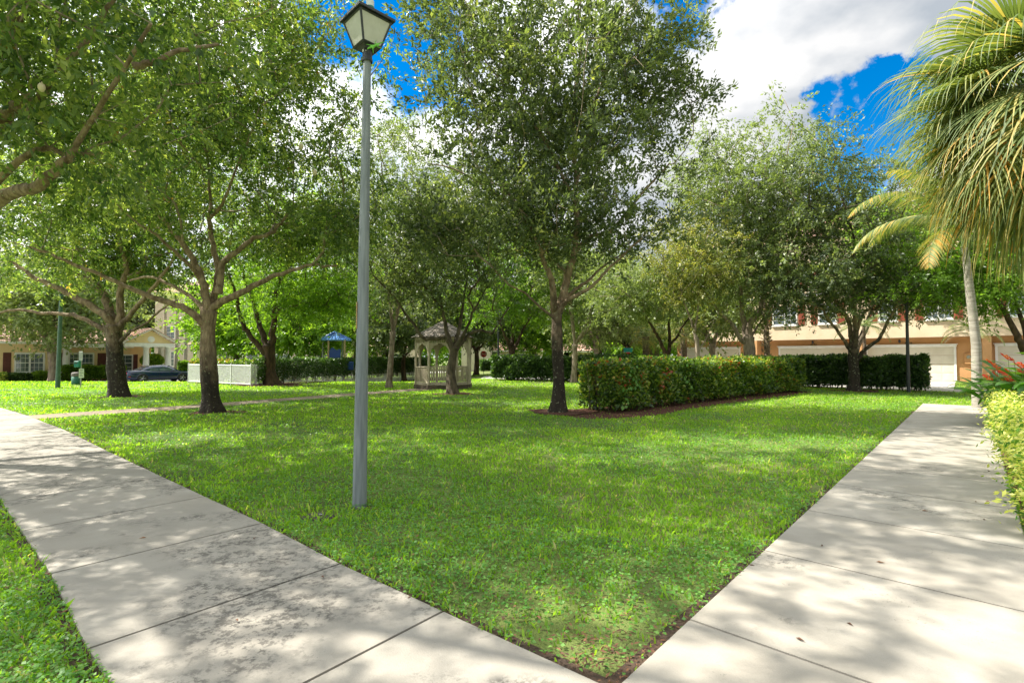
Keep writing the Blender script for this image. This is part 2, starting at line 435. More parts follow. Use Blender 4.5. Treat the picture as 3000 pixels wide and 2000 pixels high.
# ================================================================== MATERIALS IN USE
M = {}
M['bark'] = mat('bark_grey', (.15, .10, .06), (.40, .30, .20), 9, .9, 2.6, 26, zdark=(1.3, (.012, .010, .007)), spots=(13, .615, (.34, .35, .20)), stretch=(1, 1, .35))
M['bark_dark'] = mat('bark_dark_base', (.15, .10, .06), (.38, .28, .18), 9, .9, 2.6, 26, zdark=(2.5, (.011, .009, .006)), spots=(13, .60, (.30, .31, .20)), stretch=(1, 1, .35))
M['bark_red'] = mat('bark_dark_brown', (.035, .022, .014), (.12, .07, .045), 6, .9, 2.2, 14, stretch=(1, 1, .3))
M['bark_pale'] = mat('bark_pale', (.15, .11, .08), (.36, .29, .22), 7, .9, 1.6, 14, stretch=(1, 1, .4), spots=(9, .64, (.3, .33, .25)))
M['bark_olive'] = mat('bark_olive', (.05, .04, .026), (.17, .135, .09), 6, .9, 1.6, 14, stretch=(1, 1, .4), spots=(10, .66, (.2, .2, .13)))
M['twig'] = mat('twig', (.20, .15, .10), (.42, .34, .25), 9, .85)
M['twig_dark'] = mat('twig_dark', (.07, .05, .035), (.17, .13, .09), 9, .85)
dk = (.026, .054, .016); md = (.068, .130, .034); lt = (.20, .27, .08); yl = (.36, .40, .12)
M['leaf_mahogany'] = leafmat('leaf_mahogany', [(0, dk), (.35, md), (.7, lt), (.93, yl), (1, (.3, .16, .05))], .46)
M['leaf_oak'] = leafmat('leaf_oak', [(0, (.032, .050, .026)), (.4, (.080, .115, .055)), (.75, (.17, .22, .09)), (1, (.36, .38, .13))], .38, .42, spec=.5)
M['leaf_light'] = leafmat('leaf_light', [(0, (.07, .10, .04)), (.4, (.14, .19, .075)), (.8, (.25, .31, .12)), (1, (.38, .42, .18))], .38)
M['leaf_bright'] = leafmat('leaf_bright', [(0, (.06, .12, .015)), (.4, (.12, .22, .025)), (.8, (.22, .36, .04)), (1, (.36, .47, .07))], .5)
M['leaf_yellow'] = leafmat('leaf_yellow', [(0, (.09, .12, .04)), (.5, (.20, .22, .07)), (1, (.42, .38, .10))], .4)
M['leaf_hedge'] = leafmat('leaf_hedge', [(0, (.020, .05, .010)), (.4, (.07, .15, .022)), (.75, (.19, .29, .04)), (.95, (.38, .42, .07)), (1, (.40, .08, .03))], .38, .36, spec=.6)
M['leaf_darkhedge'] = leafmat('leaf_darkhedge', [(0, (.018, .042, .014)), (.5, (.055, .115, .028)), (1, (.14, .24, .055))], .35, .36, spec=.6)
M['leaf_varieg'] = leafmat('leaf_varieg', [(0, (.05, .15, .02)), (.36, (.16, .33, .03)), (.50, (.50, .56, .08)), (1, (.78, .74, .30))], .3)
M['grass'] = leafmat('grass_blades', [(0, (.09, .19, .018)), (.45, (.20, .37, .03)), (.8, (.34, .52, .05)), (.93, (.46, .54, .09)), (1, (.50, .43, .22))], .5, .55)
M['clover'] = leafmat('ground_cover_leaf', [(0, (.05, .16, .025)), (.5, (.11, .28, .045)), (1, (.25, .42, .10))], .35, .42, spec=.5)
M['litter'] = leafmat('leaf_litter', [(0, (.04, .02, .010)), (.5, (.11, .045, .022)), (1, (.24, .12, .055))], .1, .8)
M['palm'] = leafmat('palm_leaf', [(0, (.05, .085, .035)), (.45, (.13, .18, .065)), (.7, (.25, .28, .10)), (.86, (.44, .38, .14)), (1, (.50, .28, .07))], .3, .52, spec=.3)
M['palm_dry'] = leafmat('palm_dry', [(0, (.12, .09, .06)), (1, (.34, .28, .2))], .2, .7)
M['heliconia'] = leafmat('heliconia_leaf', [(0, (.04, .13, .015)), (.6, (.09, .24, .03)), (1, (.19, .34, .05))], .35, .3, spec=.7)
M['bract'] = leafmat('flower_bract', [(0, (.65, .03, .02)), (.5, (.8, .09, .03)), (1, (.85, .32, .08))], .3, .4, tint=(.8, .5, .4))
M['soil'] = mat('soil', (.035, .022, .014), (.09, .055, .033), 9, .95, 1.2, 40)
M['mulch'] = mat('mulch', (.05, .018, .010), (.17, .065, .035), 22, .95, 2.0, 50)
M['lawn'] = mat('lawn_ground', (.09, .125, .028), (.17, .22, .045), .8, .95, 1.0, 60, spots=(14, .62, (.06, .05, .022)))
M['asphalt'] = mat('pale_paving', (.40, .38, .36), (.52, .50, .47), 3, .9, .5, 60)
M['road'] = mat('asphalt', (.16, .16, .165), (.23, .23, .235), 3, .9, .5, 60)
M['white'] = mat('white_paint', (.74, .73, .69), (.82, .81, .78), 3, .5)
M['white_fence'] = mat('white_fence_paint', (.70, .71, .70), (.80, .81, .80), 5, .45)
M['peach'] = mat('peach_stucco', (.64, .50, .34), (.70, .56, .40), 1.2, .9, .7, 60)
M['orange'] = mat('ochre_stucco', (.52, .28, .12), (.58, .32, .145), 1.5, .9, .7, 60)
M['yellow'] = mat('yellow_stucco', (.74, .56, .29), (.80, .62, .34), 1.5, .9, .6, 60)
M['beige'] = mat('beige_stucco', (.56, .49, .40), (.64, .57, .47), 1.5, .9, .6, 60)
M['cream'] = mat('cream_door', (.62, .57, .46), (.68, .63, .52), 2, .6)
M['shutter'] = mat('maroon_shutter', (.09, .022, .015), (.13, .035, .022), 6, .6)
M['shutter_red'] = mat('red_shutter', (.22, .045, .02), (.30, .07, .035), 6, .6)
M['glass'] = mat('window_glass', (.06, .08, .09), (.16, .20, .22), 1.5, .06, spec=.9)
M['dark'] = mat('dark_metal', (.022, .026, .032), (.035, .04, .046), 14, .4, .3, 60)
M['gray_pole'] = mat('weathered_grey_pole', (.15, .175, .185), (.24, .27, .28), 26, .75, .5, 120, stretch=(1, 1, .09), spots=(34, .73, (.42, .44, .44)))
M['green_pole'] = mat('green_pole', (.04, .10, .07), (.07, .14, .10), 8, .5)
M['steel'] = mat('galvanised', (.30, .33, .28), (.40, .42, .36), 8, .45, metal=.4)
M['frosted'] = mat('frosted_pane', (.46, .46, .40), (.58, .58, .52), 4, .35, .2, 40, spots=(30, .69, (.3, .3, .24)))
M['wood'] = mat('weathered_white_wood', (.38, .33, .24), (.58, .51, .38), 5, .85, .8, 30, stretch=(1, 1, .25), spots=(6, .64, (.22, .19, .14)))
M['wood_dark'] = mat('dark_deck_wood', (.07, .055, .04), (.15, .12, .085), 6, .9, .8, 30)
M['shingle'] = mat('cedar_shingle', (.13, .11, .09), (.30, .26, .22), 9, .9, .8, 30)
M['tile'] = mat('clay_tile', (.33, .17, .12), (.58, .38, .30), 2.2, .75, .8, 20)
M['blue'] = mat('blue_plastic', (.015, .05, .24), (.02, .07, .32), 3, .35)
M['blue_roof'] = mat('light_blue_metal', (.09, .24, .62), (.12, .30, .72), 3, .35)
M['tan'] = mat('tan_post', (.45, .32, .2), (.52, .38, .25), 3, .5)
M['red'] = mat('red_sign', (.62, .022, .018), (.68, .03, .025), 3, .4)
M['teal'] = mat('teal_sign', (.01, .30, .30), (.015, .36, .36), 3, .4)
M['green_plastic'] = mat('green_plastic', (.005, .16, .11), (.01, .21, .15), 3, .4)
M['bin_green'] = mat('bin_green', (.01, .10, .055), (.02, .14, .08), 5, .5)
M['carpaint'] = mat('car_paint_dark_blue', (.006, .018, .075), None, rough=.16, spec=.6, coat=1)
M['tyre'] = mat('tyre_rubber', (.015, .015, .015), (.03, .03, .03), 9, .85)
M['rim'] = mat('alloy', (.55, .55, .57), None, rough=.25, metal=.9)
M['lizard'] = mat('lizard_green', (.10, .40, .02), (.18, .55, .04), 30, .5)
M['pod'] = mat('seed_pod', (.50, .42, .25), (.62, .54, .36), 5, .7)
M['palmtrunk'] = mat('palm_trunk', (.26, .24, .19), (.44, .41, .34), 3, .85, 1.2, 20, stretch=(1, 1, 9), spots=(5, .6, (.30, .34, .22)))
M['palmtrunk_rough'] = mat('palm_trunk_rough', (.10, .07, .05), (.30, .22, .16), 5, .9, 2, 14, stretch=(1, 1, 3))
M['strip'] = mat('yellow_number_strip', (.36, .19, .03), (.44, .25, .05), 12, .5)
M['bin_lid'] = mat('bin_lid', (.10, .085, .075), (.16, .14, .12), 6, .7)
M['ink'] = mat('black_lettering', (.02, .02, .02))
M['stem'] = mat('green_stem', (.10, .17, .04), (.2, .26, .08), 8, .6)
M['cover'] = mat('meter_cover', (.05, .042, .036), (.10, .085, .07), 18, .9, 1, 60)
M['sticker'] = mat('pale_sticker', (.55, .58, .52))
M['signback'] = mat('pale_green_sign', (.46, .55, .36), (.52, .6, .4), 4, .5)

def concrete(name, c1, c2, stain, sthr):
    m = bpy.data.materials.new(name); m.use_nodes = True; t = m.node_tree; b = t.nodes['Principled BSDF']; b.inputs['Roughness'].default_value = .88
    tcn = t.nodes.new('ShaderNodeTexCoord')
    def noise(s, d=6, r=.55):
        n = t.nodes.new('ShaderNodeTexNoise'); n.inputs['Scale'].default_value = s; n.inputs['Detail'].default_value = d; n.inputs['Roughness'].default_value = r
        t.links.new(tcn.outputs['Object'], n.inputs['Vector']); return n.outputs['Fac']
    def mr(x, a, b_, c=0, d=1):
        n = t.nodes.new('ShaderNodeMapRange'); n.interpolation_type = 'SMOOTHSTEP'; t.links.new(x, n.inputs[0])
        for i, v in enumerate((a, b_, c, d)): n.inputs[i+1].default_value = v
        return n.outputs[0]
    def mul(a, b_, op='MULTIPLY'):
        n = t.nodes.new('ShaderNodeMath'); n.operation = op; n.use_clamp = True; t.links.new(a, n.inputs[0])
        if isinstance(b_, float): n.inputs[1].default_value = b_
        else: t.links.new(b_, n.inputs[1])
        return n.outputs[0]
    def mix(f, a, c):
        q = t.nodes.new('ShaderNodeMix'); q.data_type = 'RGBA'; t.links.new(f, q.inputs['Factor'])
        if isinstance(a, tuple): q.inputs['A'].default_value = (*a, 1)
        else: t.links.new(a, q.inputs['A'])
        q.inputs['B'].default_value = (*c, 1); return q.outputs['Result']
    at = t.nodes.new('ShaderNodeAttribute'); at.attribute_name = 'rnd'
    col = mix(mr(noise(2.5), .3, .7), c1, c2)
    col = mix(mul(mr(noise(180, 2), .55, .75), .35), col, (c1[0]*.55, c1[1]*.55, c1[2]*.5))
    col = mix(mul(at.outputs['Fac'], .30), col, (c1[0]*.72, c1[1]*.72, c1[2]*.7))
    col = mix(mul(mr(noise(1.1, 4), .42, .62), .28), col, (.30, .27, .22))
    s = mul(mr(noise(.75, 5, .6), sthr, sthr+.12), mr(noise(17, 9, .75), .47, .58))
    col = mix(mul(s, .80), col, stain)
    s2 = mul(mr(noise(1.3, 3), .55, .7), mr(noise(42, 4, .7), .60, .66))
    col = mix(mul(s2, .6), col, (.07, .065, .055))
    t.links.new(col, b.inputs['Base Color'])
    bp = t.nodes.new('ShaderNodeBump'); bp.inputs['Strength'].default_value = .5; bp.inputs['Distance'].default_value = .006
    t.links.new(noise(110, 5, .7), bp.inputs['Height']); t.links.new(bp.outputs[0], b.inputs['Normal'])
    return m
M['concrete'] = concrete('sidewalk_concrete', (.30, .28, .24), (.38, .355, .305), (.075, .07, .06), .46)
M['concrete_r'] = concrete('sidewalk_concrete_pale', (.33, .305, .255), (.41, .38, .325), (.10, .095, .08), .56)
M['concrete_old'] = concrete('brown_path_concrete', (.24, .18, .12), (.34, .27, .18), (.08, .065, .045), .48)

# ================================================================== GROUND
def pip(x, y, poly):
    x = np.asarray(x); y = np.asarray(y); ins = np.zeros(x.shape, bool); n = len(poly)
    for i in range(n):
        x1, y1 = poly[i][:2]; x2, y2 = poly[(i+1) % n][:2]
        c = ((y1 > y) != (y2 > y)) & (x < (x2-x1)*(y-y1)/((y2-y1) or 1e-9)+x1); ins ^= c
    return ins
def grid_sheet(name, xs, ys, m, off=0.0, kind='structure'):
    X, Y = np.meshgrid(xs, ys); Z = gz(X, Y)+off+np.where((np.abs(X) < 60) & (Y < 70), .0, 0)
    V = np.stack([X.ravel(), Y.ravel(), Z.ravel()], 1); nx = len(xs)
    i = np.arange(len(xs)*len(ys)).reshape(len(ys), nx)
    q = np.stack([i[:-1, :-1], i[:-1, 1:], i[1:, 1:], i[1:, :-1]], -1).reshape(-1, 4)
    return tag(npmesh(name, V, 4, q, m, smooth=True), kind=kind)
sp = lambda a, b, s: list(np.arange(a, b, s))
xs = [-900, -400, -200, -100]+sp(-70, 70, 1.5)+[100, 200, 400, 900]; ys = [-300, -80, -30]+sp(-12, 90, 1.5)+[120, 200, 400, 1200]
grid_sheet('ground', xs, ys, M['lawn'])

edge_soil = []
def strip_slabs(name, edge, width, joints, m, z0, gap=.02, thick=.10, side=-1):
    """edge: polyline (one side of the walk); joints: arc lengths; slabs laid towards the left (-1) or right (+1) of the edge direction"""
    E = [Vector((p[0], p[1])) for p in edge]; L = [0]
    for a, b in zip(E, E[1:]): L.append(L[-1]+(b-a).length)
    def at(s):
        i = 0
        while i < len(E)-2 and s > L[i+1]: i += 1
        d = (E[i+1]-E[i]).normalized(); return E[i]+d*(s-L[i]), d
    def nrm2(s):
        _, d1 = at(max(0, s-.7)); _, d2 = at(min(L[-1], s+.7)); d = (d1+d2).normalized()
        return Vector((d.y, -d.x))*side
    mb = MB(); rn = []; r_ = random.Random(5)
    poly_a = []; poly_b = []
    for a, b in zip(joints, joints[1:]):
        a += gap/2; b -= gap/2; k = max(1, int((b-a)/.7)); c = .008; v = r_.random()
        rows = []
        for i in range(k+1):
            s = a+(b-a)*i/k; p, _ = at(s); n = nrm2(s); q = p+n*width
            poly_a.append(p); poly_b.append(q)
            e = (p-q).normalized()*c; zt = z0+float(gz(p.x, p.y))+(-c*.6 if i in (0, k) else 0)
            zs = z0+float(gz(p.x, p.y))
            rows += [(p.x, p.y, zs-thick), (p.x, p.y, zs-c), (p.x-e.x, p.y-e.y, zt), (q.x+e.x, q.y+e.y, zt), (q.x, q.y, zs-c), (q.x, q.y, zs-thick)]
        fs = []
        for i in range(k):
            for j in range(5): fs.append((i*6+j, i*6+j+1, i*6+7+j, i*6+6+j))
        fs += [(5, 4, 3, 2, 1, 0), tuple(k*6+j for j in range(6))]
        mb.add(rows, fs); rn += [v]*len(fs)
    o = mb.build(name, m); at_ = o.data.attributes.new('rnd', 'FLOAT', 'FACE'); at_.data.foreach_set('value', rn)
    tag(o, kind='structure')
    m0 = 0; out = []
    for A, B in zip(poly_a, poly_b):
        w_ = (A-B).normalized()*.09; out.append((A+w_, B-w_))
    edge_soil.append([tuple(a) for a, b in out]+[tuple(b) for a, b in reversed(out)])
    return [tuple(p) for p in poly_a]+[tuple(p) for p in reversed(poly_b)]

Gp = lambda x, y: tuple(G(x, y))[:2]
S_ = 3000/2352
# left walk: right-hand edge, near to far
le = [Gp(1299+0, 1800)]
pts2 = [(780, 1300), (600, 1205), (440, 1130), (250, 1040), (150, 990), (60, 955), (0, 937)]
le += [Gp(x*S_, y*S_) for x, y in pts2]
d0 = (Vector(le[0])-Vector(le[1])).normalized(); le = [tuple(Vector(le[0])+d0*3.6)]+le
d1 = (Vector(le[-1])-Vector(le[-2])).normalized(); e_ = Vector(le[-1])
le += [tuple(e_+d1*6+Vector((-.5, .2))), tuple(e_+d1*14+Vector((-3, -.5)))]
jl = [0, .9, 2.25, 3.6, 4.79, 6.27]; tot = sum((Vector(b)-Vector(a)).length for a, b in zip(le, le[1:]))
while jl[-1]+1.5 < tot: jl.append(jl[-1]+1.5)
W1 = strip_slabs('left_sidewalk', le, 1.56, jl, M['concrete'], .030, side=-1)
# right walk: left-hand edge, near to far
a_ = Vector(Gp(1440*S_, 1568*S_)); b_ = Vector(Gp(2120*S_, 928*S_)); dr = (b_-a_).normalized()
re_ = [tuple(a_-dr*6.0), tuple(b_)]; Lr = (b_-a_).length+6.0
jr = [Lr-.004]
while jr[-1] > 1.6: jr.append(jr[-1]-1.53)
W2 = strip_slabs('right_sidewalk', re_, 1.66, list(reversed(jr)), M['concrete_r'], .034, side=1)
# thin path to the gazebo
ne = [Gp(95.7, 1229.5), Gp(345, 1212), Gp(590, 1196), Gp(1042, 1159), Gp(1274, 1141.7)]
d2 = (Vector(ne[0])-Vector(ne[1])).normalized(); ne = [tuple(Vector(ne[0])+d2*.5)]+ne
tl_ = sum((Vector(b)-Vector(a)).length for a, b in zip(ne, ne[1:]))
W3 = strip_slabs('footpath', ne, 1.30, [tl_*i/12 for i in range(13)], M['concrete_old'], .022, side=-1)
cut = [W1, W2, W3]

def sheet(name, poly, m, off, kind='structure', res=1.5):
    """polygon sheet that follows the ground: grid cells clipped by subdivision of a triangulated n-gon"""
    import bmesh
    bm = bmesh.new(); vs = [bm.verts.new((p[0], p[1], 0)) for p in poly]; bm.faces.new(vs)
    xs_ = [p[0] for p in poly]; ys_ = [p[1] for p in poly]
    for axis, lo, hi in ((0, min(xs_), max(xs_)), (1, min(ys_), max(ys_))):
        n = int((hi-lo)/res)
        for k in range(1, n):
            c = lo+(hi-lo)*k/n; no_ = [0, 0, 0]; no_[axis] = 1; co = [0, 0, 0]; co[axis] = c
            bmesh.ops.bisect_plane(bm, geom=bm.verts[:]+bm.edges[:]+bm.faces[:], plane_co=co, plane_no=no_)
    for v in bm.verts: v.co.z = float(gz(v.co.x, v.co.y))+off
    bmesh.ops.recalc_face_normals(bm, faces=bm.faces)
    if bm.faces[0].normal.z < 0: bmesh.ops.reverse_faces(bm, faces=bm.faces)
    me = bpy.data.meshes.new(name); bm.to_mesh(me); bm.free(); me.materials.append(m)
    o = bpy.data.objects.new(name, me); COL.objects.link(o); return tag(o, kind=kind)

# mulch and soil
def blob(cx, cy, rx, ry, seed=0, n=22, rot=0):
    r = random.Random(seed); out = []
    for k in range(n):
        a = 2*math.pi*k/n; q = 1+.18*math.sin(3*a+seed)+r.uniform(-.09, .09)
        x, y = math.cos(a)*rx*q, math.sin(a)*ry*q; out.append((cx+x*math.cos(rot)-y*math.sin(rot), cy+x*math.sin(rot)+y*math.cos(rot)))
    return out
mulch = []
H1a = Vector((3.0, 14.95)); H1b = Vector((14.3, 24.9))       # hedge one, near face line
hd = (H1b-H1a).normalized(); hn = Vector((hd.y, -hd.x))
mulch.append([tuple(H1a+hd*t+hn*(q+.12*math.sin(t*1.7+q))) for t, q in [(-1.6, .2), (-.9, .75), (0, .9), (1, 1.0), (2.5, .8), (5, .62), (8, .55), (11, .5), (14.6, .5)]]+[tuple(H1a+hd*t-hn*1.6) for t in (14.6, 10, 5, 0, -1.4)])
TB = {'t1': G(621, 1208), 't2': G(351, 1162), 't3': G(800, 1128), 't4': G(1138, 1112), 't5': G(1326, 1154), 't6': G(1496, 1112), 't7': G(1636, 1208), 't12': G(2502, 1146)}
for k, (n_, r) in enumerate((('t1', .75), ('t2', .9), ('t3', 1.7), ('t5', .95), ('t6', .9), ('t12', 1.1), ('t7', 1.05))):
    p = TB[n_]; mulch.append(blob(p.x+.1, p.y, r, r*.8, k+1))
pfc = Vector(Gp(735, 1131)); pfr = Vector(Gp(1224, 1111.5)); pfl = Vector(Gp(552, 1121.5))      # picket fence: near corner, right end, left end
fa = (pfr-pfc).normalized(); fn = Vector((fa.y, -fa.x))
mulch.append([tuple(pfc+fa*t+fn*q) for t, q in ((-.4, .7), (2, .9), (5, .7), (9, .9), (12, .8), (14, .6))]+[tuple(pfc+fa*t-fn*1.4) for t in (14, 7, 0)])
for k, poly in enumerate(mulch): sheet('mulch_bed', poly, M['mulch'], .006+.0035*k, res=3)
vb0 = Vector(Gp(3000, 1545)); vb1 = Vector(Gp(2262*S_, 955*S_)); vd = (vb1-vb0).normalized(); vn = Vector((vd.y, -vd.x))
vm_ = [tuple(vb0+vd*t+vn*q) for t, q in ((-2, .02), (4, .02), (14.5, .02), (14.5, 2.6), (4, 2.6), (-2, 2.6))]
sheet('mulch_strip', vm_, M['mulch'], .008, res=3)
for k, poly in enumerate(edge_soil): sheet('soil_edge', poly, M['soil'], .0025+.0015*k, res=2)
sheet('bare_soil', blob(.56, 2.5, .34, .26, 5), M['soil'], .008, res=3)

# street before the garages, far roads
HA = Vector(Gp(2715, 1149.5)); HB = Vector(Gp(2377, 1136.5)); hb2 = (HB-HA).normalized()          # hedge two, near face line (right end, left end)
st_poly = [tuple(HA-hb2*14+Vector((.6, 1.0))), tuple(HA+Vector((.55, 1.3))), tuple(HB+Vector((.55, 1.3))), (-.5, 38.4), (-6, 40.5), (-5, 44.5), (3, 46), (14, 50), (16, 47), (38, 25)]
sheet('street', st_poly, M['asphalt'], .012, res=4)
rd_o = Vector((-31.2, 42.9)); rd_u = Vector((.6, .8)); rd_n = Vector((.8, -.6))
def rdp(t, n): v = rd_o+rd_u*t+rd_n*n; return (v.x, v.y)
sheet('road', [rdp(-60, 1.9), rdp(60, 1.9), rdp(60, -2.9), rdp(-60, -2.9)], M['asphalt'], .012, res=2.5)
sheet('far_sidewalk', [rdp(-60, -5.0), rdp(60, -5.0), rdp(60, -6.3), rdp(-60, -6.3)], M['asphalt'], .014, res=2.5)
sheet('planting_bed', [rdp(-60, -6.4), rdp(12, -6.4), rdp(12, -9.9), rdp(-60, -9.9)], M['mulch'], .016, res=2.5)
sheet('cross_street', [(-6, 47), (20, 51.5), (20, 55), (-7, 50)], M['road'], .010, res=3)

# ================================================================== GRASS AND GROUND COVER
def scatter(n, ymin, ymax, power, g):
    """points in a wide fan ahead of the lens, thinner with distance"""
    u = g.random(n); e = 2-power
    Y = (ymin**e+u*(ymax**e-ymin**e))**(1/e); X = g.uniform(-1.22, 1.22, n)*(Y+1.2)
    return X, Y
def keep(X, Y, margin=0):
    k = np.ones(len(X), bool)
    for poly in cut: k &= ~pip(X, Y, poly)
    k &= ~pip(X, Y, vm_); k &= ~pip(X, Y, st_poly)
    d = (X-rd_o.x)*rd_n.x+(Y-rd_o.y)*rd_n.y; k &= ~((d < 2.0) & (d > -3) | (d < -4.9))
    k &= ~((Y > 46) & (Y < 56) & (X > -8))
    return k
mul_mask = lambda X, Y: np.any([pip(X, Y, q) for q in mulch], axis=0)
g = np.random.default_rng(11)
X, Y = scatter(430000, 1.6, 40, 1.45, g); k = keep(X, Y); mm = mul_mask(X, Y); k &= ~(mm & (g.random(len(X)) > .05)); X, Y = X[k], Y[k]
cov = fbm(X*.55+4, Y*.55+2)                 # high: ground cover; low: grass
bare = fbm(X*1.6+30, Y*1.6+11)
tipd = np.hypot(X-.55, Y-2.75)
right_dry = np.clip((X-1.2)*.28, 0, 1)*np.clip(1-(Y-4)/9, 0, 1)
# ---- grass blades
gm = (g.random(len(X)) < np.clip(1.15-1.5*(cov-.42)*2.2, .25, 1)) & (g.random(len(X)) < np.clip(tipd*.6-.05, .12, 1)) & ~((bare > .66) & (g.random(len(X)) < .6))
x, y = X[gm], Y[gm]; n = len(x)
h = g.uniform(.018, .050, n)*(.85+.5*fbm(x*.8, y*.8))*(1+.012*y); tall = g.random(n) < .035; h[tall] *= 1.9
wd = g.uniform(.0035, .0075, n)*(1+y*.16)
an = g.uniform(0, 6.283, n); lean = g.uniform(.15, .95, n)*h
ca, sa = np.cos(an), np.sin(an)
V = np.empty((n, 4, 3), np.float32); z = gz(x, y)-.004
V[:, 0] = np.stack([x-sa*wd, y+ca*wd, z], 1); V[:, 1] = np.stack([x+sa*wd, y-ca*wd, z], 1)
V[:, 2] = np.stack([x+ca*lean*.38+sa*wd*.7, y+sa*lean*.38-ca*wd*.7, z+h*.68], 1)
V[:, 3] = np.stack([x+ca*lean, y+sa*lean, z+h], 1)
rn = np.clip(.5*g.random(n)+.55*fbm(x*.45+20, y*.45)-.05+.10*right_dry[gm], 0, .93); dry = g.random(n) < (.03+.16*np.clip(bare[gm]-.5, 0, 1)*2+.07*right_dry[gm]); rn[dry] = g.uniform(.93, 1, dry.sum())
tag(npmesh('grass', V.reshape(-1, 3), 4, np.arange(4*n), M['grass'], rnd=rn), 'bright green grass blades covering the lawn between the two sidewalks', 'grass', kind='stuff')
# ---- ground cover leaves
X2, Y2 = scatter(330000, 1.6, 26, 1.5, g); k = keep(X2, Y2) & ~mul_mask(X2, Y2); X2, Y2 = X2[k], Y2[k]
cov2 = fbm(X2*.55+4, Y2*.55+2)+.10*np.clip(1-np.hypot(X2+1.5, Y2-5.5)/3.2, 0, 1); k = (g.random(len(X2)) < np.clip((cov2-.40)*6.5, .04, 1)) & (g.random(len(X2)) < np.clip(np.hypot(X2-.55, Y2-2.75)*.6-.1, .08, 1))
k &= np.hypot(X2-G(931, 1514).x, (Y2-G(931, 1514).y)) > .20
x, y = X2[k], Y2[k]; n = len(x)
sz = g.uniform(.012, .024, n)*(1+y*.045)
C = np.stack([x, y, gz(x, y)+g.uniform(.012, .055, n)], 1)
an = g.uniform(0, 6.283, n); d = np.stack([np.cos(an), np.sin(an), g.uniform(-.25, .35, n)], 1)
nn = g.normal(0, .28, (n, 3)); nn[:, 2] += 1
leaf_obj('ground_cover', C, d, nn, sz*1.25, sz, np.clip(.6*g.random(n)+.4*fbm(x*2, y*2), 0, 1), M['clover'], None)
tag(bpy.data.objects['ground_cover'], 'low mat of small rounded clover-like leaves spreading through the lawn', 'ground cover', kind='stuff')
# ---- mulch chips and fallen leaves
cx = []; 
for poly in mulch+[vm_]:
    q = np.array(poly); lo, hi = q.min(0), q.max(0); m_ = int(np.prod(hi-lo)*140); xx = g.uniform(lo[0], hi[0], m_); yy = g.uniform(lo[1], hi[1], m_)
    kk = pip(xx, yy, poly); cx.append(np.stack([xx[kk], yy[kk]], 1))
xe, ye = scatter(30000, 1.6, 14, 1.7, g); ke = keep(xe, ye); cx.append(np.stack([xe[ke], ye[ke]], 1)[:9000])
tx = np.stack([g.normal(.55, .3, 500), g.normal(2.8, .28, 500)], 1); cx.append(tx[keep(tx[:, 0], tx[:, 1])])
cx = np.concatenate(cx); n = len(cx)
an = g.uniform(0, 6.283, n); d = np.stack([np.cos(an), np.sin(an), g.normal(0, .15, n)], 1); nn = g.normal(0, .3, (n, 3)); nn[:, 2] += 1
C = np.concatenate([cx, (gz(cx[:, 0], cx[:, 1])+g.uniform(.012, .045, n))[:, None]], 1)
L_ = g.uniform(.018, .05, n); leaf_obj('leaf_litter', C, d, nn, L_, L_*.32, g.random(n), M['litter'], None)
tag(bpy.data.objects['leaf_litter'], 'reddish brown bark chips and dead leaves lying under the trees and hedges', 'leaf litter', kind='stuff')
# fallen leaves on the walks (a few, countable, each with its own place)
r_ = random.Random(4)
fl = [(742, 1590), (2408, 1612), (2566, 1658), (2900, 1388), (2860, 1480), (2700, 1505), (2480, 1840), (430, 1585), (690, 1830), (2880, 1530), (2900, 1478), (940, 1700), (2560, 1240), (2330, 1885)]
for i, (px, py) in enumerate(fl):
    p = G(px, py); a = r_.uniform(0, 6.28); L_ = r_.uniform(.04, .07)
    o = MB().add([(0, 0, 0), (L_*.35, L_*.2, .008), (L_, 0, .004), (L_*.4, -L_*.2, .010), (L_*.4, 0, .0)], [(0, 4, 1), (4, 2, 1), (0, 3, 4), (4, 3, 2)]).build('fallen_leaf', M['litter'], recalc=False)
    o.data.attributes.new('rnd', 'FLOAT', 'FACE').data.foreach_set('value', [r_.random()]*4)
    o.location = (p.x, p.y, .036); o.rotation_euler = (0, 0, a)
    side = 'left' if px < 1300 else 'right'
    tag(o, f'small dry brown leaf lying on the {side} concrete sidewalk', 'fallen leaf', f'dry leaves scattered on the {side} sidewalk')

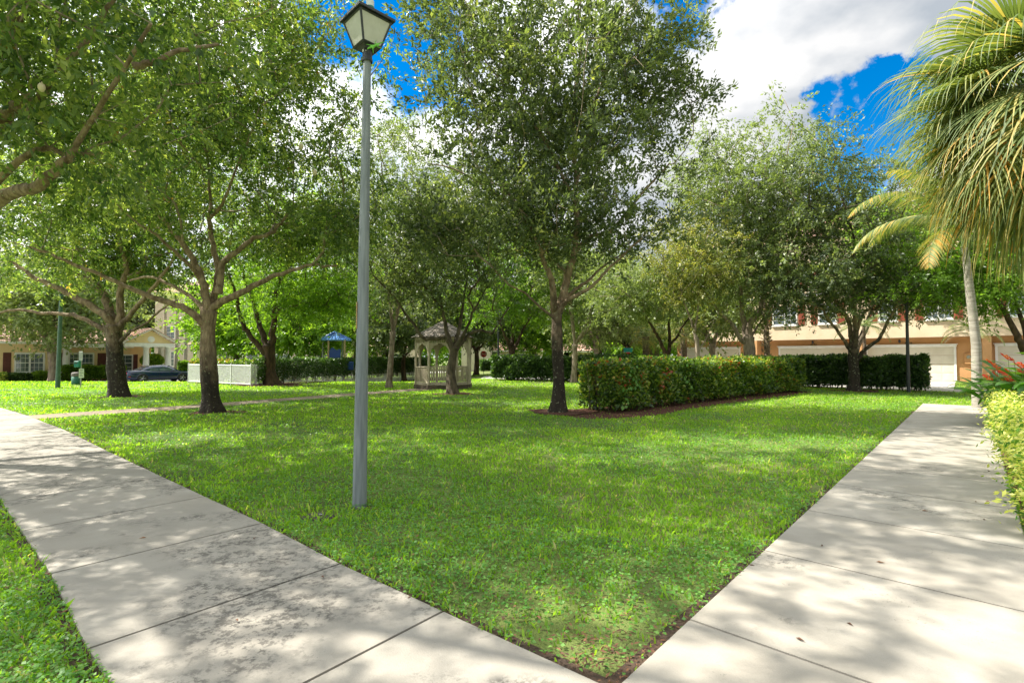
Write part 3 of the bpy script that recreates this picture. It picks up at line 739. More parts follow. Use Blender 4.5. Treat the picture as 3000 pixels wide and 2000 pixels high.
# ================================================================== TREES
def PL(base, pts, spread=0.0):
    """pixel track -> world points near the tree's own depth; third value: metres nearer (-) or farther (+)"""
    return [P(p[0], p[1], base.y+(p[2] if len(p) > 2 else 0)) for p in pts]
def LM(base, pts, r0, r1, dy=0.0):
    n = len(pts); return ([P(p[0], p[1], base.y+dy*(i/(n-1))) for i, p in enumerate(pts)], r0, r1)
t1 = TB['t1']
T1 = grow_tree('mahogany_tree', 'large grey-trunked tree with wide spreading limbs nearest the left sidewalk', 'tree', t1,
    [t1]+PL(t1, [(614, 1120), (609, 1010), (612, 912)]),
    [LM(t1, [(600, 950), (587, 940), (532, 898), (447, 872), (383, 842), (298, 808), (170, 753), (85, 723)], .13, .03, -1.2),
     LM(t1, [(607, 925), (595, 906), (544, 859), (447, 812), (380, 822)], .10, .03, 2.5),
     LM(t1, [(612, 920), (604, 889), (595, 825), (566, 761), (532, 706), (489, 655), (447, 604), (400, 500)], .15, .035, -.5),
     LM(t1, [(598, 840), (561, 783), (510, 736), (459, 689), (404, 655)], .075, .025, -2.0),
     LM(t1, [(615, 920), (621, 889), (638, 808), (625, 719), (612, 638), (617, 579), (600, 420)], .14, .03, .8),
     LM(t1, [(640, 860), (651, 774), (689, 740), (744, 698), (800, 680), (860, 600)], .12, .035, .6),
     LM(t1, [(618, 912), (638, 889), (702, 859), (766, 825), (829, 800), (914, 778), (987, 778)], .14, .03, -.4),
     LM(t1, [(612, 640), (651, 600), (690, 500), (740, 380)], .06, .02, -1.5),
     LM(t1, [(600, 500), (500, 380), (420, 220)], .05, .02, -2)],
    [((t1.x-.6, t1.y+.2, 9.4), (5.4, 4.8, 3.4), 400), ((t1.x-4.2, t1.y-.5, 6.2), (3.0, 3.2, 1.5), 90), ((t1.x+1, t1.y+3.2, 6.2), (3.4, 1.6, 1.4), 60), ((t1.x+1.2, t1.y-1, 12.0), (3.0, 3.2, 2.2), 90), ((t1.x+3.9, t1.y, 6.2), (1.5, 1.6, 1.6), 40)],
    M['leaf_mahogany'], M['bark'], 125000, .135, .40, .42, seed=3, r_trunk=.235, twig=M['twig'], minr=.011, droop=.5)
t2 = TB['t2']
T2 = grow_tree('mahogany_tree', 'thick dark-trunked spreading tree standing in front of the yellow house', 'tree', t2,
    [t2]+PL(t2, [(340, 1080), (335, 1000), (334, 955)]),
    [LM(t2, [(325, 985), (298, 961), (213, 923), (128, 917), (43, 908), (-40, 925)], .13, .04),
     LM(t2, [(328, 965), (319, 932), (255, 889), (191, 855), (128, 825), (77, 796), (26, 762)], .19, .05, -1),
     LM(t2, [(333, 955), (323, 910), (298, 859), (264, 825), (204, 783), (160, 700)], .22, .05, 1),
     LM(t2, [(338, 960), (353, 932), (353, 859), (370, 783), (349, 698), (349, 620)], .20, .05),
     LM(t2, [(340, 965), (374, 932), (417, 881), (459, 830), (493, 783), (540, 700)], .13, .04, -1),
     LM(t2, [(343, 1005), (362, 991), (383, 970), (425, 949), (468, 910), (520, 880)], .09, .03, -.5)],
    [((t2.x-.5, t2.y+1, 9.6), (6.8, 5.0, 4.0), 420), ((t2.x-2, t2.y+1.6, 6.0), (5.6, 3.0, 1.4), 130)],
    M['leaf_mahogany'], M['bark_dark'], 80000, .17, .42, .5, seed=8, r_trunk=.33, twig=M['twig'], minr=.012, droop=.5)
# the near tree whose trunk stands out of frame on the left
b0 = Vector((-10.6, 8.4, 0))
T0 = grow_tree('mahogany_tree', 'nearest tree overhanging the top left, its trunk out of view beside the left sidewalk', 'tree', b0,
    [b0, (-10.5, 8.4, 1.2), (-10.4, 8.3, 2.6)],
    [([(-10.4, 8.3, 2.4)]+[tuple(P(*q)) for q in ((-20, 600, 7.8), (110, 545, 7.4), (190, 470, 7.2), (243, 395, 7.0))]+[(-4.6, 6.4, 5.9)], .13, .02),
     ([(-10.4, 8.3, 2.6)]+[tuple(P(*q)) for q in ((0, 360, 8), (90, 310, 7.7), (180, 205, 7.5))]+[(-5.4, 7.2, 7.2)], .14, .02),
     ([(-10.4, 8.3, 2.5)]+[tuple(P(*q)) for q in ((60, 470, 7.8), (200, 455, 7.7), (300, 450, 7.6))], .07, .02),
     ([(-10.4, 8.3, 2.6), (-8.6, 8.2, 6.0), (-7.0, 8.0, 9.0), (-5.2, 8.4, 11.2)], .16, .04),
     ([(-10.4, 8.3, 2.6), (-9.6, 6.6, 5.5), (-8.2, 5.0, 8.5), (-7, 4.4, 10)], .14, .04),
     (PL(b0, [(395, 195, -1.6), (455, 180, -1.6), (530, 150, -1.5), (640, 130, -1.3)]), .055, .02),
     ([(-10.4, 8.3, 2.6), (-12, 9.8, 6), (-13, 11, 9)], .14, .04)],
    [((-8.1, 7.7, 9.2), (4.9, 4.5, 3.9), 430), ((-7.4, 6.6, 5.9), (3.3, 2.2, 1.6), 90), ((-3.4, 8.6, 11.8), (3.2, 3.4, 1.9), 150), ((-11.5, 9.5, 9), (4, 4, 3.5), 120)],
    M['leaf_mahogany'], M['bark'], 105000, .125, .42, .42, seed=21, r_trunk=.26, twig=M['twig'], minr=.009, droop=.6)
# seed pods hanging in the crowns
for px, py, Y, rt in ((122, 257, 6.0, T0), (882, 430, 12.0, T1), (922, 506, 12.0, T1)):
    p = P(px, py, Y)
    rr = .038 if Y < 8 else .055
    MB().lathe((0, 0, 0), [(0.002, -rr*1.4), (rr*.6, -rr*1.1), (rr*.95, -rr*.4), (rr, .2*rr), (rr*.8, rr*.9), (rr*.3, rr*1.35), (.006, rr*1.5), (.004, rr*1.9)], 14).build('seed_pod', M['pod'], rt, p-rt.location)
t7 = TB['t7']
T7 = grow_tree('oak_tree', 'tall oak with lichen-spotted trunk standing at the near corner of the long clipped hedge', 'tree', t7,
    [t7]+PL(t7, [(1637, 1120), (1632, 1000), (1632, 902)]),
    [LM(t7, [(1625, 935), (1609, 920), (1569, 888), (1537, 857), (1493, 835), (1440, 780)], .05, .02, -.8),
     LM(t7, [(1628, 915), (1622, 893), (1618, 830), (1595, 768), (1582, 728), (1540, 640), (1470, 540)], .13, .03, -1.2),
     LM(t7, [(1633, 905), (1636, 893), (1658, 812), (1627, 768), (1604, 741), (1560, 600), (1500, 400)], .10, .03, 1.2),
     LM(t7, [(1636, 905), (1645, 884), (1662, 812), (1685, 723), (1689, 634), (1685, 500), (1680, 330), (1700, 150), (1690, 0)], .15, .03, 0),
     LM(t7, [(1638, 908), (1649, 884), (1685, 848), (1725, 821), (1756, 790), (1830, 740)], .08, .025, 1.0),
     LM(t7, [(1640, 915), (1654, 888), (1694, 862), (1738, 835), (1790, 780), (1880, 700)], .09, .025, -1.0),
     LM(t7, [(1686, 735), (1734, 692), (1787, 679), (1837, 625), (1881, 567), (1960, 480)], .08, .025, -.4),
     LM(t7, [(1686, 540), (1725, 393), (1770, 223), (1850, 67), (1880, -60)], .07, .02, .5),
     LM(t7, [(1686, 600), (1600, 420), (1500, 280), (1400, 150)], .06, .02, -.6),
     LM(t7, [(1520, 620), (1440, 560), (1340, 500), (1260, 480)], .05, .015, .2)],
    [((t7.x-.1, t7.y, 8.9), (4.1, 3.6, 3.9), 420), ((t7.x-.4, t7.y, 5.7), (4.3, 3.2, 1.4), 150), ((t7.x-2.6, t7.y, 11.4), (2.2, 2.2, 2.0), 90), ((t7.x+2.9, t7.y, 10.2), (1.5, 2, 2.6), 80), ((t7.x-3.6, t7.y-.3, 4.9), (1.2, 1.4, 1.0), 26), ((t7.x+.6, t7.y, 13.6), (2.4, 2.6, 1.8), 70)],
    M['leaf_oak'], M['bark_dark'], 100000, .145, .42, .36, seed=33, r_trunk=.185, twig=M['twig'], minr=.008, droop=-.25, flare=1.75)
t5 = TB['t5']
T5 = grow_tree('shade_tree', 'low forked tree with a rough brown trunk standing right in front of the gazebo', 'tree', t5,
    [t5]+PL(t5, [(1322, 1100), (1326, 1050), (1333, 1018)]),
    [LM(t5, [(1328, 1025), (1306, 990), (1271, 992), (1236, 987), (1217, 955), (1179, 907), (1140, 850)], .13, .04, -.6),
     LM(t5, [(1330, 1020), (1319, 1000), (1306, 962), (1297, 914), (1287, 866), (1240, 780)], .14, .04, .4),
     LM(t5, [(1334, 1020), (1335, 1003), (1348, 955), (1354, 898), (1370, 800)], .14, .04, .9),
     LM(t5, [(1336, 1020), (1348, 993), (1376, 946), (1389, 907), (1440, 820)], .11, .03, -.8),
     LM(t5, [(1338, 1022), (1354, 1003), (1376, 978), (1411, 968), (1440, 976), (1450, 962), (1490, 900)], .11, .035, .3)],
    [((t5.x-.9, t5.y, 6.9), (4.6, 3.4, 2.7), 300), ((t5.x+.2, t5.y+.5, 8.8), (3.4, 3.0, 2.2), 120), ((t5.x-1.2, t5.y-.6, 4.8), (2.6, 2, .7), 40)],
    M['leaf_oak'], M['bark_olive'], 52000, .145, .42, .48, seed=40, r_trunk=.21, twig=M['twig_dark'], minr=.012)
t3 = TB['t3']
T3 = grow_tree('shade_tree', 'old dark reddish-brown trunk at the near corner of the white picket fence', 'tree', t3,
    [t3]+PL(t3, [(790, 1090), (790, 1050), (786, 1012)]),
    [LM(t3, [(788, 1040), (774, 1032), (736, 987), (710, 946), (698, 898), (695, 875), (670, 800)], .20, .06, -.8),
     LM(t3, [(784, 1015), (761, 958), (746, 898), (730, 850), (700, 760)], .20, .05, .8),
     LM(t3, [(792, 1015), (797, 1000), (803, 946), (806, 895), (812, 850), (850, 760)], .26, .06, 0)],
    [((t3.x+.8, t3.y+.5, 8.3), (5.8, 4.5, 3.4), 300), ((t3.x+2.6, t3.y-.4, 5.0), (4.0, 3, 1.2), 90)],
    M['leaf_bright'], M['bark_red'], 52000, .17, .45, .55, seed=51, r_trunk=.34, twig=M['twig_dark'], minr=.015, flare=1.7)
t4 = TB['t4']
T4 = grow_tree('shade_tree', 'broad dark-trunked tree growing against the picket fence left of the gazebo', 'tree', t4,
    [t4]+PL(t4, [(1132, 1080), (1128, 1050), (1132, 1030)]),
    [LM(t4, [(1130, 1050), (1124, 1000), (1121, 960), (1115, 900)], .26, .08, 0), LM(t4, [(1134, 1042), (1165, 1010), (1187, 970), (1200, 930), (1215, 880)], .20, .06, -.5),
     LM(t4, [(1126, 1030), (1100, 1000), (1095, 960), (1110, 930), (1090, 880)], .17, .05, -.8), LM(t4, [(1140, 1040), (1180, 1000), (1212, 950), (1240, 900)], .13, .05, .8)],
    [((t4.x, t4.y, 8.5), (6.5, 4.5, 3.8), 300), ((t4.x+1, t4.y-.5, 4.9), (5, 3, 1.2), 90)],
    M['leaf_bright'], M['bark_olive'], 46000, .20, .45, .6, seed=61, r_trunk=.36, twig=M['twig_dark'], minr=.018)
t6 = TB['t6']
T6 = grow_tree('shade_tree', 'tree with a dark forked trunk growing out of the hedge right of the stop sign', 'tree', t6,
    [t6]+PL(t6, [(1500, 1070), (1499, 1025)]),
    [LM(t6, [(1498, 1030), (1488, 1000), (1475, 975), (1460, 930)], .17, .06, -.5), LM(t6, [(1500, 1025), (1503, 980), (1500, 930)], .18, .06, .5), LM(t6, [(1503, 1025), (1520, 995), (1530, 970), (1560, 920)], .16, .05, 0)],
    [((t6.x+.6, t6.y, 8.2), (6.2, 4.5, 3.6), 280), ((t6.x+1.5, t6.y, 5.2), (5, 3, 1.1), 90)],
    M['leaf_bright'], M['bark_red'], 40000, .20, .45, .6, seed=71, r_trunk=.27, twig=M['twig_dark'], minr=.018, tone=-.18)
t12 = TB['t12']
T12 = grow_tree('oak_tree', 'dense tree forking low above its lichened trunk in front of the garage hedge', 'tree', t12,
    [t12]+PL(t12, [(2502, 1100), (2499, 1060), (2499, 1022)]),
    [LM(t12, [(2497, 1040), (2486, 1018), (2457, 973), (2429, 938), (2403, 903), (2330, 880)], .10, .04, -.6),
     LM(t12, [(2450, 960), (2400, 925), (2330, 909), (2260, 900)], .06, .02, -.4),
     LM(t12, [(2498, 1022), (2495, 1005), (2486, 941), (2448, 878), (2420, 760)], .15, .05, .6),
     LM(t12, [(2500, 1022), (2505, 999), (2505, 941), (2502, 846), (2500, 700)], .17, .05, 0),
     LM(t12, [(2506, 1060), (2515, 1047), (2537, 1021), (2578, 989), (2601, 941), (2623, 903), (2645, 858), (2690, 780)], .11, .04, -.8),
     LM(t12, [(2506, 990), (2531, 916), (2569, 903), (2601, 874), (2649, 852), (2700, 800)], .09, .03, .9)],
    [((t12.x-.6, t12.y+.3, 8.4), (4.8, 4.2, 4.2), 340), ((t12.x+.6, t12.y, 5.3), (5.2, 3.2, 1.4), 170), ((t12.x-3.4, t12.y, 4.5), (2.0, 2, 1.0), 40), ((t12.x+3.6, t12.y, 4.7), (1.8, 2, 1.0), 40)],
    M['leaf_oak'], M['bark_dark'], 80000, .15, .42, .46, seed=81, r_trunk=.235, twig=M['twig_dark'], minr=.013)
b11 = G(2190, 1146); b11 = Vector((b11.x*1.06, b11.y*1.06, 0))
T11 = grow_tree('oak_tree', 'tallest tree on the right, thick mossy trunk rising behind the long clipped hedge', 'tree', b11,
    [b11]+PL(b11, [(2194, 1080), (2195, 1030), (2192, 988)]),
    [LM(b11, [(2186, 1000), (2171, 997), (2148, 955), (2126, 933), (2107, 914), (2060, 850)], .14, .05, -.6), LM(b11, [(2188, 990), (2184, 971), (2174, 910), (2170, 850), (2160, 700)], .20, .06, .5),
     LM(b11, [(2194, 990), (2199, 946), (2225, 914), (2238, 850), (2250, 780), (2280, 640)], .18, .06, -.3), LM(b11, [(2197, 1000), (2210, 970), (2240, 935), (2300, 915)], .08, .03, .8)],
    [((b11.x+.2, b11.y+.3, 9.6), (4.6, 4.2, 4.4), 320), ((b11.x, b11.y, 6), (4.6, 3.4, 1.6), 90)],
    M['leaf_light'], M['bark_pale'], 60000, .16, .42, .5, seed=91, r_trunk=.30, twig=M['twig'], minr=.013, tone=-.08)
b9 = Vector((P(1954, 1045, 28).x, 28, 0))
T9 = grow_tree('shade_tree', 'small grey-green tree with several thin dark stems behind the middle of the hedge', 'tree', b9,
    [b9, b9+Vector((.05, 0, 1.0))]+PL(b9, [(1950, 1030)]),
    [LM(b9, [(1948, 1035), (1935, 1000), (1915, 965), (1895, 935)], .12, .05, -.5), LM(b9, [(1958, 1035), (1962, 1000), (1960, 940), (1962, 900)], .12, .05, .3), LM(b9, [(1962, 1010), (1985, 985), (1997, 960), (2030, 920)], .08, .04, 0)],
    [((b9.x-1.2, b9.y, 5.3), (3.6, 3.0, 1.9), 160)], M['leaf_light'], M['bark_red'], 26000, .15, .42, .5, seed=101, r_trunk=.17, twig=M['twig'], minr=.013)
b10 = Vector((P(2042, 1045, 25).x, 25, 0))
T10 = grow_tree('shade_tree', 'slender pale-stemmed young tree with yellowing leaves behind the hedge', 'tree', b10,
    [b10, b10+Vector((0, 0, 1.2))]+PL(b10, [(2043, 1020), (2040, 990)]),
    [LM(b10, [(2040, 995), (2028, 950), (2010, 900), (1990, 840)], .07, .025, .3), LM(b10, [(2046, 1030), (2058, 1008), (2072, 985), (2085, 950)], .05, .02, -.3), LM(b10, [(2036, 970), (2045, 900), (2050, 800)], .06, .02, 0)],
    [((b10.x-.4, b10.y, 6.5), (2.2, 2.0, 3.0), 120)], M['leaf_yellow'], M['bark_pale'], 17000, .13, .42, .42, seed=111, r_trunk=.12, twig=M['twig'], minr=.010)
b8 = Vector((P(1680, 1045, 33).x, 33, 0))
T8 = grow_tree('shade_tree', 'slim straight tree standing just behind the near end of the clipped hedge', 'tree', b8,
    [b8, b8+Vector((.1, 0, 1.4))]+PL(b8, [(1684, 1010)]), [], [((b8.x+.6, b8.y, 7.0), (3.4, 3.0, 3.0), 170)], M['leaf_light'], M['bark_pale'], 24000, .17, .42, .5, seed=121, r_trunk=.20, twig=M['twig'], minr=.014, auto=4, tone=-.15)
b13 = G(3075, 1160)
T13 = grow_tree('shade_tree', 'leaning dark-limbed tree at the right edge in front of the garages', 'tree', b13,
    [b13, b13+Vector((-.3, 0, 1.4))]+PL(b13, [(3010, 1030)]),
    [LM(b13, [(3005, 1030), (2987, 1002), (2961, 948), (2920, 878), (2875, 839), (2820, 800)], .16, .05, -.4), LM(b13, [(3010, 1010), (3000, 954), (2974, 887), (2965, 860), (2960, 780)], .11, .04, .5), LM(b13, [(3015, 1020), (3040, 940), (3060, 840)], .12, .04, 0)],
    [((b13.x-1.8, b13.y, 6.2), (4.6, 3.4, 2.5), 240), ((b13.x-3.4, b13.y, 4.6), (2.4, 2, .9), 40)], M['leaf_bright'], M['bark_red'], 46000, .15, .42, .5, seed=131, r_trunk=.22, twig=M['twig_dark'], minr=.013, tone=-.15)
# bright tree behind
b14 = Vector((P(2508, 1045, 31).x, 31, 0))
T14 = grow_tree('shade_tree', 'bright yellow-green leafy tree showing behind the oak left of the palm', 'tree', b14, [b14, b14+Vector((0, 0, 2.2))], [],
    [((b14.x+2.9, b14.y, 8.9), (3.0, 2.6, 3.2), 170)], M['leaf_bright'], M['bark_olive'], 26000, .19, .45, .5, seed=141, r_trunk=.2, twig=M['twig_dark'], minr=.015, auto=4, tone=.1)
# thin upright trees rising behind the fence, seen through between the lamp and the oak
b15 = Vector((-6.6, 27.5, 0))
T15 = grow_tree('shade_tree', 'thin open-crowned tree rising behind the top of the lamp post', 'tree', b15, [b15, b15+Vector((.2, 0, 3))], [],
    [((b15.x+.2, b15.y, 10.5), (3.8, 3.0, 5.4), 260)], M['leaf_light'], M['bark_pale'], 26000, .15, .4, .42, seed=151, r_trunk=.16, twig=M['twig'], minr=.012, auto=5, tone=-.1)

bf_ = G(385, 1092)
TF = grow_tree('shade_tree', 'crooked pale bare-limbed tree in front of the yellow house porch', 'tree', bf_,
    [bf_]+PL(bf_, [(387, 1062), (386, 1044)]),
    [LM(bf_, [(386, 1046), (375, 1030), (366, 1006), (360, 990)], .16, .08, -.5), LM(bf_, [(387, 1046), (396, 1025), (394, 1000), (385, 975)], .14, .07, .5), LM(bf_, [(390, 1048), (405, 1015), (412, 1000), (441, 967)], .17, .07, 0)],
    [((bf_.x-.5, bf_.y, 5.0), (4.2, 3, 1.6), 90)], M['leaf_light'], M['bark_pale'], 7000, .26, .45, .6, seed=171, r_trunk=.27, twig=M['bark_pale'], minr=.02)
# ---- trees farther off: three kinds, copied with parts
kinds = []
for k, (lm, bk, cnt, tn, H) in enumerate(((M['leaf_light'], M['bark_pale'], 22000, -.1, 8.0), (M['leaf_bright'], M['bark_olive'], 22000, -.05, 7.0), (M['leaf_oak'], M['bark_red'], 22000, .1, 8.4))):
    b = Vector((0, 0, 0))
    kinds.append(grow_tree('shade_tree', 'x', 'tree', b, [b, b+Vector((.1, 0, 1.2)), b+Vector((.15, .1, 2.3))], [],
        [((.2, 0, H*.72), (4.0, 3.8, H*.38), 170), ((0, 0, H*.5), (4.2, 3.8, .9), 60)], lm, bk, cnt, .27, .45, .62, seed=200+k, r_trunk=.22, twig=bk, minr=.02, auto=5, step=.7))
far = [  # px, Y, kind, scale, label
    (160, 43, 0, 1.45, 'pale leafy tree with high crown in front of the yellow house roof'),
    (690, 43, 1, 1.15, 'leafy green tree inside the playground behind the fence corner'),
    (872, 40, 1, 1.1, 'low forking tree just left of the blue playground roof'),
    (1185, 44, 2, 1.0, 'dark tree between the playground and the gazebo'),
    (1045, 50, 1, 1.3, 'tall bright green tree behind the lamp post and playground'),
    (1395, 48, 2, 1.1, 'dark-leaved tree just left of the red stop sign'),
    (1570, 50, 1, 1.0, 'small leafy tree in front of the far tile-roofed house'),
    (1640, 58, 0, 1.4, 'pale green tree far behind the oak trunk'),
    (1745, 44, 0, 1.15, 'grey-green tree behind the hedge, left of the street-name sign'),
    (1835, 52, 2, 1.25, 'far dark tree directly above the street-name sign'),
    (1905, 62, 1, 1.6, 'big bright tree in the distance above the two fan palms'),
    (2080, 36, 0, 1.1, 'pale tree in front of the left garage door'),
    (-60, 62, 1, 1.6, 'tall tree behind the yellow house at the left edge'),
    (230, 66, 0, 1.7, 'tall pale tree rising over the yellow house roof'),
    (470, 74, 2, 1.7, 'dark tree behind the two-storey beige house'),
    (760, 78, 0, 1.8, 'tall tree behind the beige houses left of the playground'),
    (1110, 84, 2, 1.9, 'dark tree on the skyline behind the arched porch'),
    (1330, 88, 1, 1.9, 'distant bright tree behind the gazebo roof'),
    (1560, 82, 2, 1.8, 'distant dark tree right of the stop sign'),
    (1760, 86, 1, 1.9, 'distant bright tree over the middle of the hedge'),
    (2000, 90, 0, 1.9, 'distant pale tree left of the garage building'),
    (1660, 100, 1, 1.8, 'distant tree straight behind the slim tree at the hedge end'),
    (1830, 104, 0, 1.8, 'distant pale tree directly behind the street-name sign'),
    (1920, 76, 1, 1.5, 'distant bright tree between the two fan palms'),
    (1450, 104, 0, 1.9, 'distant pale tree above the stop sign'),
    (880, 96, 1, 2.0, 'distant tree over the roof of the long beige house')]
r_ = random.Random(9)
used = [False]*3
for px, Y, k, s, lab in far:
    t = kinds[k] if not used[k] else copy_tree(kinds[k]); used[k] = True
    x = (px-1500)/F*Y; t.location = (x, Y, float(gz(x, Y))-.02); t.rotation_euler = (0, 0, r_.uniform(0, 6.28)); t.scale = (s*r_.uniform(.92, 1.1), s, s*r_.uniform(.92, 1.08))
    t['label'] = lab; t['category'] = 'tree'; t['group'] = 'trees in the background'
    t['group'] = 'trees beyond the lawn'

# far-off belt of trees closing the horizon
g = np.random.default_rng(66); n = 70000
X_ = g.uniform(-150, 150, n); Y_ = 112+8*fbm(X_*.05+3, X_*.0+1)+g.uniform(0, 9, n)-.0005*X_**2*2; topz = 6+7*fbm(X_*.09+7, X_*.013+2); Z_ = topz*g.random(n)**.8-.5
d = g.normal(0, 1, (n, 3)); nv = g.normal(0, .6, (n, 3)); nv[:, 1] -= .5; nv[:, 2] += .6
leaf_obj('distant_trees', np.stack([X_, Y_, Z_], 1), d, nv, g.uniform(.6, 1.2, n), g.uniform(.4, .8, n), np.clip(.5*g.random(n)+.6*fbm(X_*.3, Z_*.4), 0, 1), M['leaf_bright'], None)
tag(bpy.data.objects['distant_trees'], 'distant belt of trees closing the view behind the houses', 'woodland', kind='stuff')

# ================================================================== HEDGES
def hedge(name, label, p0, p1, width, h, n, L, m, asp=.6, seed=1, group=None, z0=.12, rough=.10, stems=60, cat='hedge', taper=0, round_ends=.25, low=.0, shell=.6):
    g = np.random.default_rng(seed); p0 = Vector(p0[:2]); p1 = Vector(p1[:2]); ln = (p1-p0).length; u = (p1-p0).normalized(); nn = Vector((-u.y, u.x))
    zb = float(gz(p0.x, p0.y))
    root = empty(name, (p0.x, p0.y, zb), label, cat, group)
    a = g.random((n, 3)); kind = g.random(n)
    t = a[:, 0]*ln; w_ = a[:, 1]*width; z = z0+a[:, 2]*(h-z0)
    sh = g.random(n) < shell; pf = width*ln*1.0; ps = 2*ln*h; pe = 2*width*h; tot = pf+ps+pe
    pick = g.random(n)*tot; dp = np.abs(g.normal(0, rough*1.1, n))
    o1 = sh & (pick < pf); z[o1] = h-dp[o1]
    o2 = sh & (pick >= pf) & (pick < pf+ps); fr = g.random(n) < .68; w_[o2 & fr] = dp[o2 & fr]; w_[o2 & ~fr] = width-dp[o2 & ~fr]
    o3 = sh & (pick >= pf+ps); en = g.random(n) < .5; t[o3 & en] = dp[o3 & en]; t[o3 & ~en] = ln-dp[o3 & ~en]
    # uneven outline
    X_ = p0.x+u.x*t+nn.x*w_; Y_ = p0.y+u.y*t+nn.y*w_
    bumpv = (fbm(X_*1.3+seed, Y_*1.3+z*1.7)-.5)
    w_ = np.where(w_ < width/2, w_+bumpv*rough*2.4, w_-bumpv*rough*2.4); z = z+(z/h)*bumpv*rough*2.2
    # thinner near the ground
    k = g.random(n) < np.clip((z-z0*.4)/(h*.35)+.28+low, 0, 1)
    k &= fbm(X_*2.6+5+seed, z*2.6+Y_)+g.random(n)*.5 > .42
    # round the vertical corners
    er = round_ends; cxn = np.minimum(t, ln-t); cy = np.minimum(w_, width-w_)
    k &= ~((cxn < er) & (cy < er) & ((er-cxn)**2+(er-cy)**2 > er*er)); k &= ~((cy < er*.4) & (z > h-er*.4) & (g.random(n) < .6))
    t, w_, z = t[k], w_[k], z[k]; n = len(t)
    C = np.stack([u.x*t+nn.x*w_, u.y*t+nn.y*w_, z], 1)
    out = np.stack([-nn.x*(width/2-w_)/width*2, -nn.y*(width/2-w_)/width*2, .5*np.ones(n)], 1)
    d = out*.6+g.normal(0, .8, (n, 3)); nv = out*.8+g.normal(0, .6, (n, 3)); nv[:, 2] += .5
    Ls = L*g.uniform(.6, 1.3, n)
    cl = fbm(C[:, 0]*2.2+seed, C[:, 1]*2.2+C[:, 2]*2)
    leaf_obj('foliage', C, d, nv, Ls, Ls*asp, np.clip(.85*g.random(n)+.75*cl-.32+.16*(z/h-.5), 0, 1), m, root)
    mb = MB()
    for i in range(stems):
        tt = g.uniform(.1, ln-.1); ww = g.uniform(.25, .75)*width; b = Vector((u.x*tt+nn.x*ww, u.y*tt+nn.y*ww, -.03))
        for q in range(3):
            e = b+Vector((g.uniform(-.3, .3), g.uniform(-.3, .3), h*g.uniform(.6, .92))); mid = b.lerp(e, .5)+Vector((g.uniform(-.1, .1), g.uniform(-.1, .1), 0))
            mb.tube([b, mid, e], [.016, .011, .005], 4, cap=False)
    mb.build('stems', M['twig_dark'], root, recalc=False)
    return root, zb
hw = 1.5
q0 = H1a-hn*0; q1 = H1b
H1, _ = hedge('clipped_hedge', 'long clipped waist-high hedge with red-tipped leaves running from the oak to the right', q0, q1, hw, 1.58, 74000, .115, M['leaf_hedge'], .62, 5, stems=160, rough=.19)
# vine leaves hanging on the hedge face
vv = []
g = np.random.default_rng(77)
for (px0, py0, px1, py1, n) in ((1842, 1075, 1862, 1125, 22), (1836, 1130, 1822, 1190, 12), (1995, 1070, 2010, 1120, 12), (2240, 1060, 2255, 1110, 10), (1850, 1100, 1872, 1128, 6)):
    for i in range(n):
        f = g.random(); px = px0+(px1-px0)*f+g.normal(0, 7); py = py0+(py1-py0)*f+g.normal(0, 6)
        d = ray(px, py); # intersection with the hedge's near face
        den = d.x*hn.x+d.y*hn.y; tt = (H1a.x*hn.x+H1a.y*hn.y)/den; vv.append(Vector((d.x*tt, d.y*tt, EYE+d.z*tt))+Vector((hn.x, hn.y, 0))*g.uniform(.06, .14))
vv = np.array([tuple(v) for v in vv])-np.array(H1.location)
n = len(vv); dd = g.normal(0, .4, (n, 3)); dd[:, 2] -= .8; nv = np.tile([hn.x, hn.y, .5], (n, 1))+g.normal(0, .25, (n, 3))
leaf_obj('vine', vv, dd, nv, g.uniform(.10, .17, n), g.uniform(.08, .13, n), g.uniform(.4, .8, n), M['clover'], H1)
hback = Vector((hb2.y, -hb2.x)) if Vector((hb2.y, -hb2.x)).y > 0 else Vector((-hb2.y, hb2.x))
HA2 = HA; HB2 = HB+hb2*2.0
hedge('garage_hedge', 'dark glossy hedge in front of the garages, behind the low-forking oak', HB2, HA2, 1.25, 1.66, 50000, .15, M['leaf_darkhedge'], .5, 15, stems=50, rough=.2, z0=.2, low=.1)
hl0 = Vector(Gp(1436, 1114)); hl1 = Vector(Gp(1900, 1124)); 
hedge('dark_hedge', 'rounded dark green hedge right of the stop sign with a tree growing through it', hl0, hl1, 1.5, 1.66, 42000, .17, M['leaf_darkhedge'], .55, 25, stems=40, rough=.24, z0=.15)
# hedge inside the picket fence (two runs)
fi = fn*.24
hedge('playground_hedge', 'thin trimmed hedge growing inside the picket fence facing the lawn', (pfc+fi+fa*.4), (pfr+fi+fa*2.4), .55, 1.56, 52000, .11, M['leaf_darkhedge'], .55, 35, stems=90, rough=.13, z0=.25, low=-.2, round_ends=.1)
fl_ = (pfl-pfc).normalized(); fln = Vector((fl_.y, -fl_.x)); fln = fln if fln.y > 0 else -fln
hedge('playground_hedge', 'hedge behind the bright left stretch of the white picket fence', (pfl+fln*.4+fl_*.7), (pfc+fln*.4+fl_*.5), .6, 1.42, 20000, .13, M['leaf_hedge'], .55, 36, stems=30, rough=.14, z0=.3, round_ends=.1)
# variegated hedge beside the right walk
h0 = vb0+vn*.24-vd*1.0; h1 = vb0+vd*9.4+vn*.30
hedge('variegated_hedge', 'yellow and green variegated hedge along the right sidewalk', h0, h1, -1.25, .95, 60000, .060, M['leaf_varieg'], .42, 45, stems=110, rough=.13, z0=.12)
hedge('garage_shrub', 'small clipped bright green hedge beside the right garage door', G(2806, 1119), G(2862, 1119)+Vector((.8, .6, 0)), .9, 1.0, 9000, .09, M['leaf_bright'], .6, 46, stems=10, rough=.12)
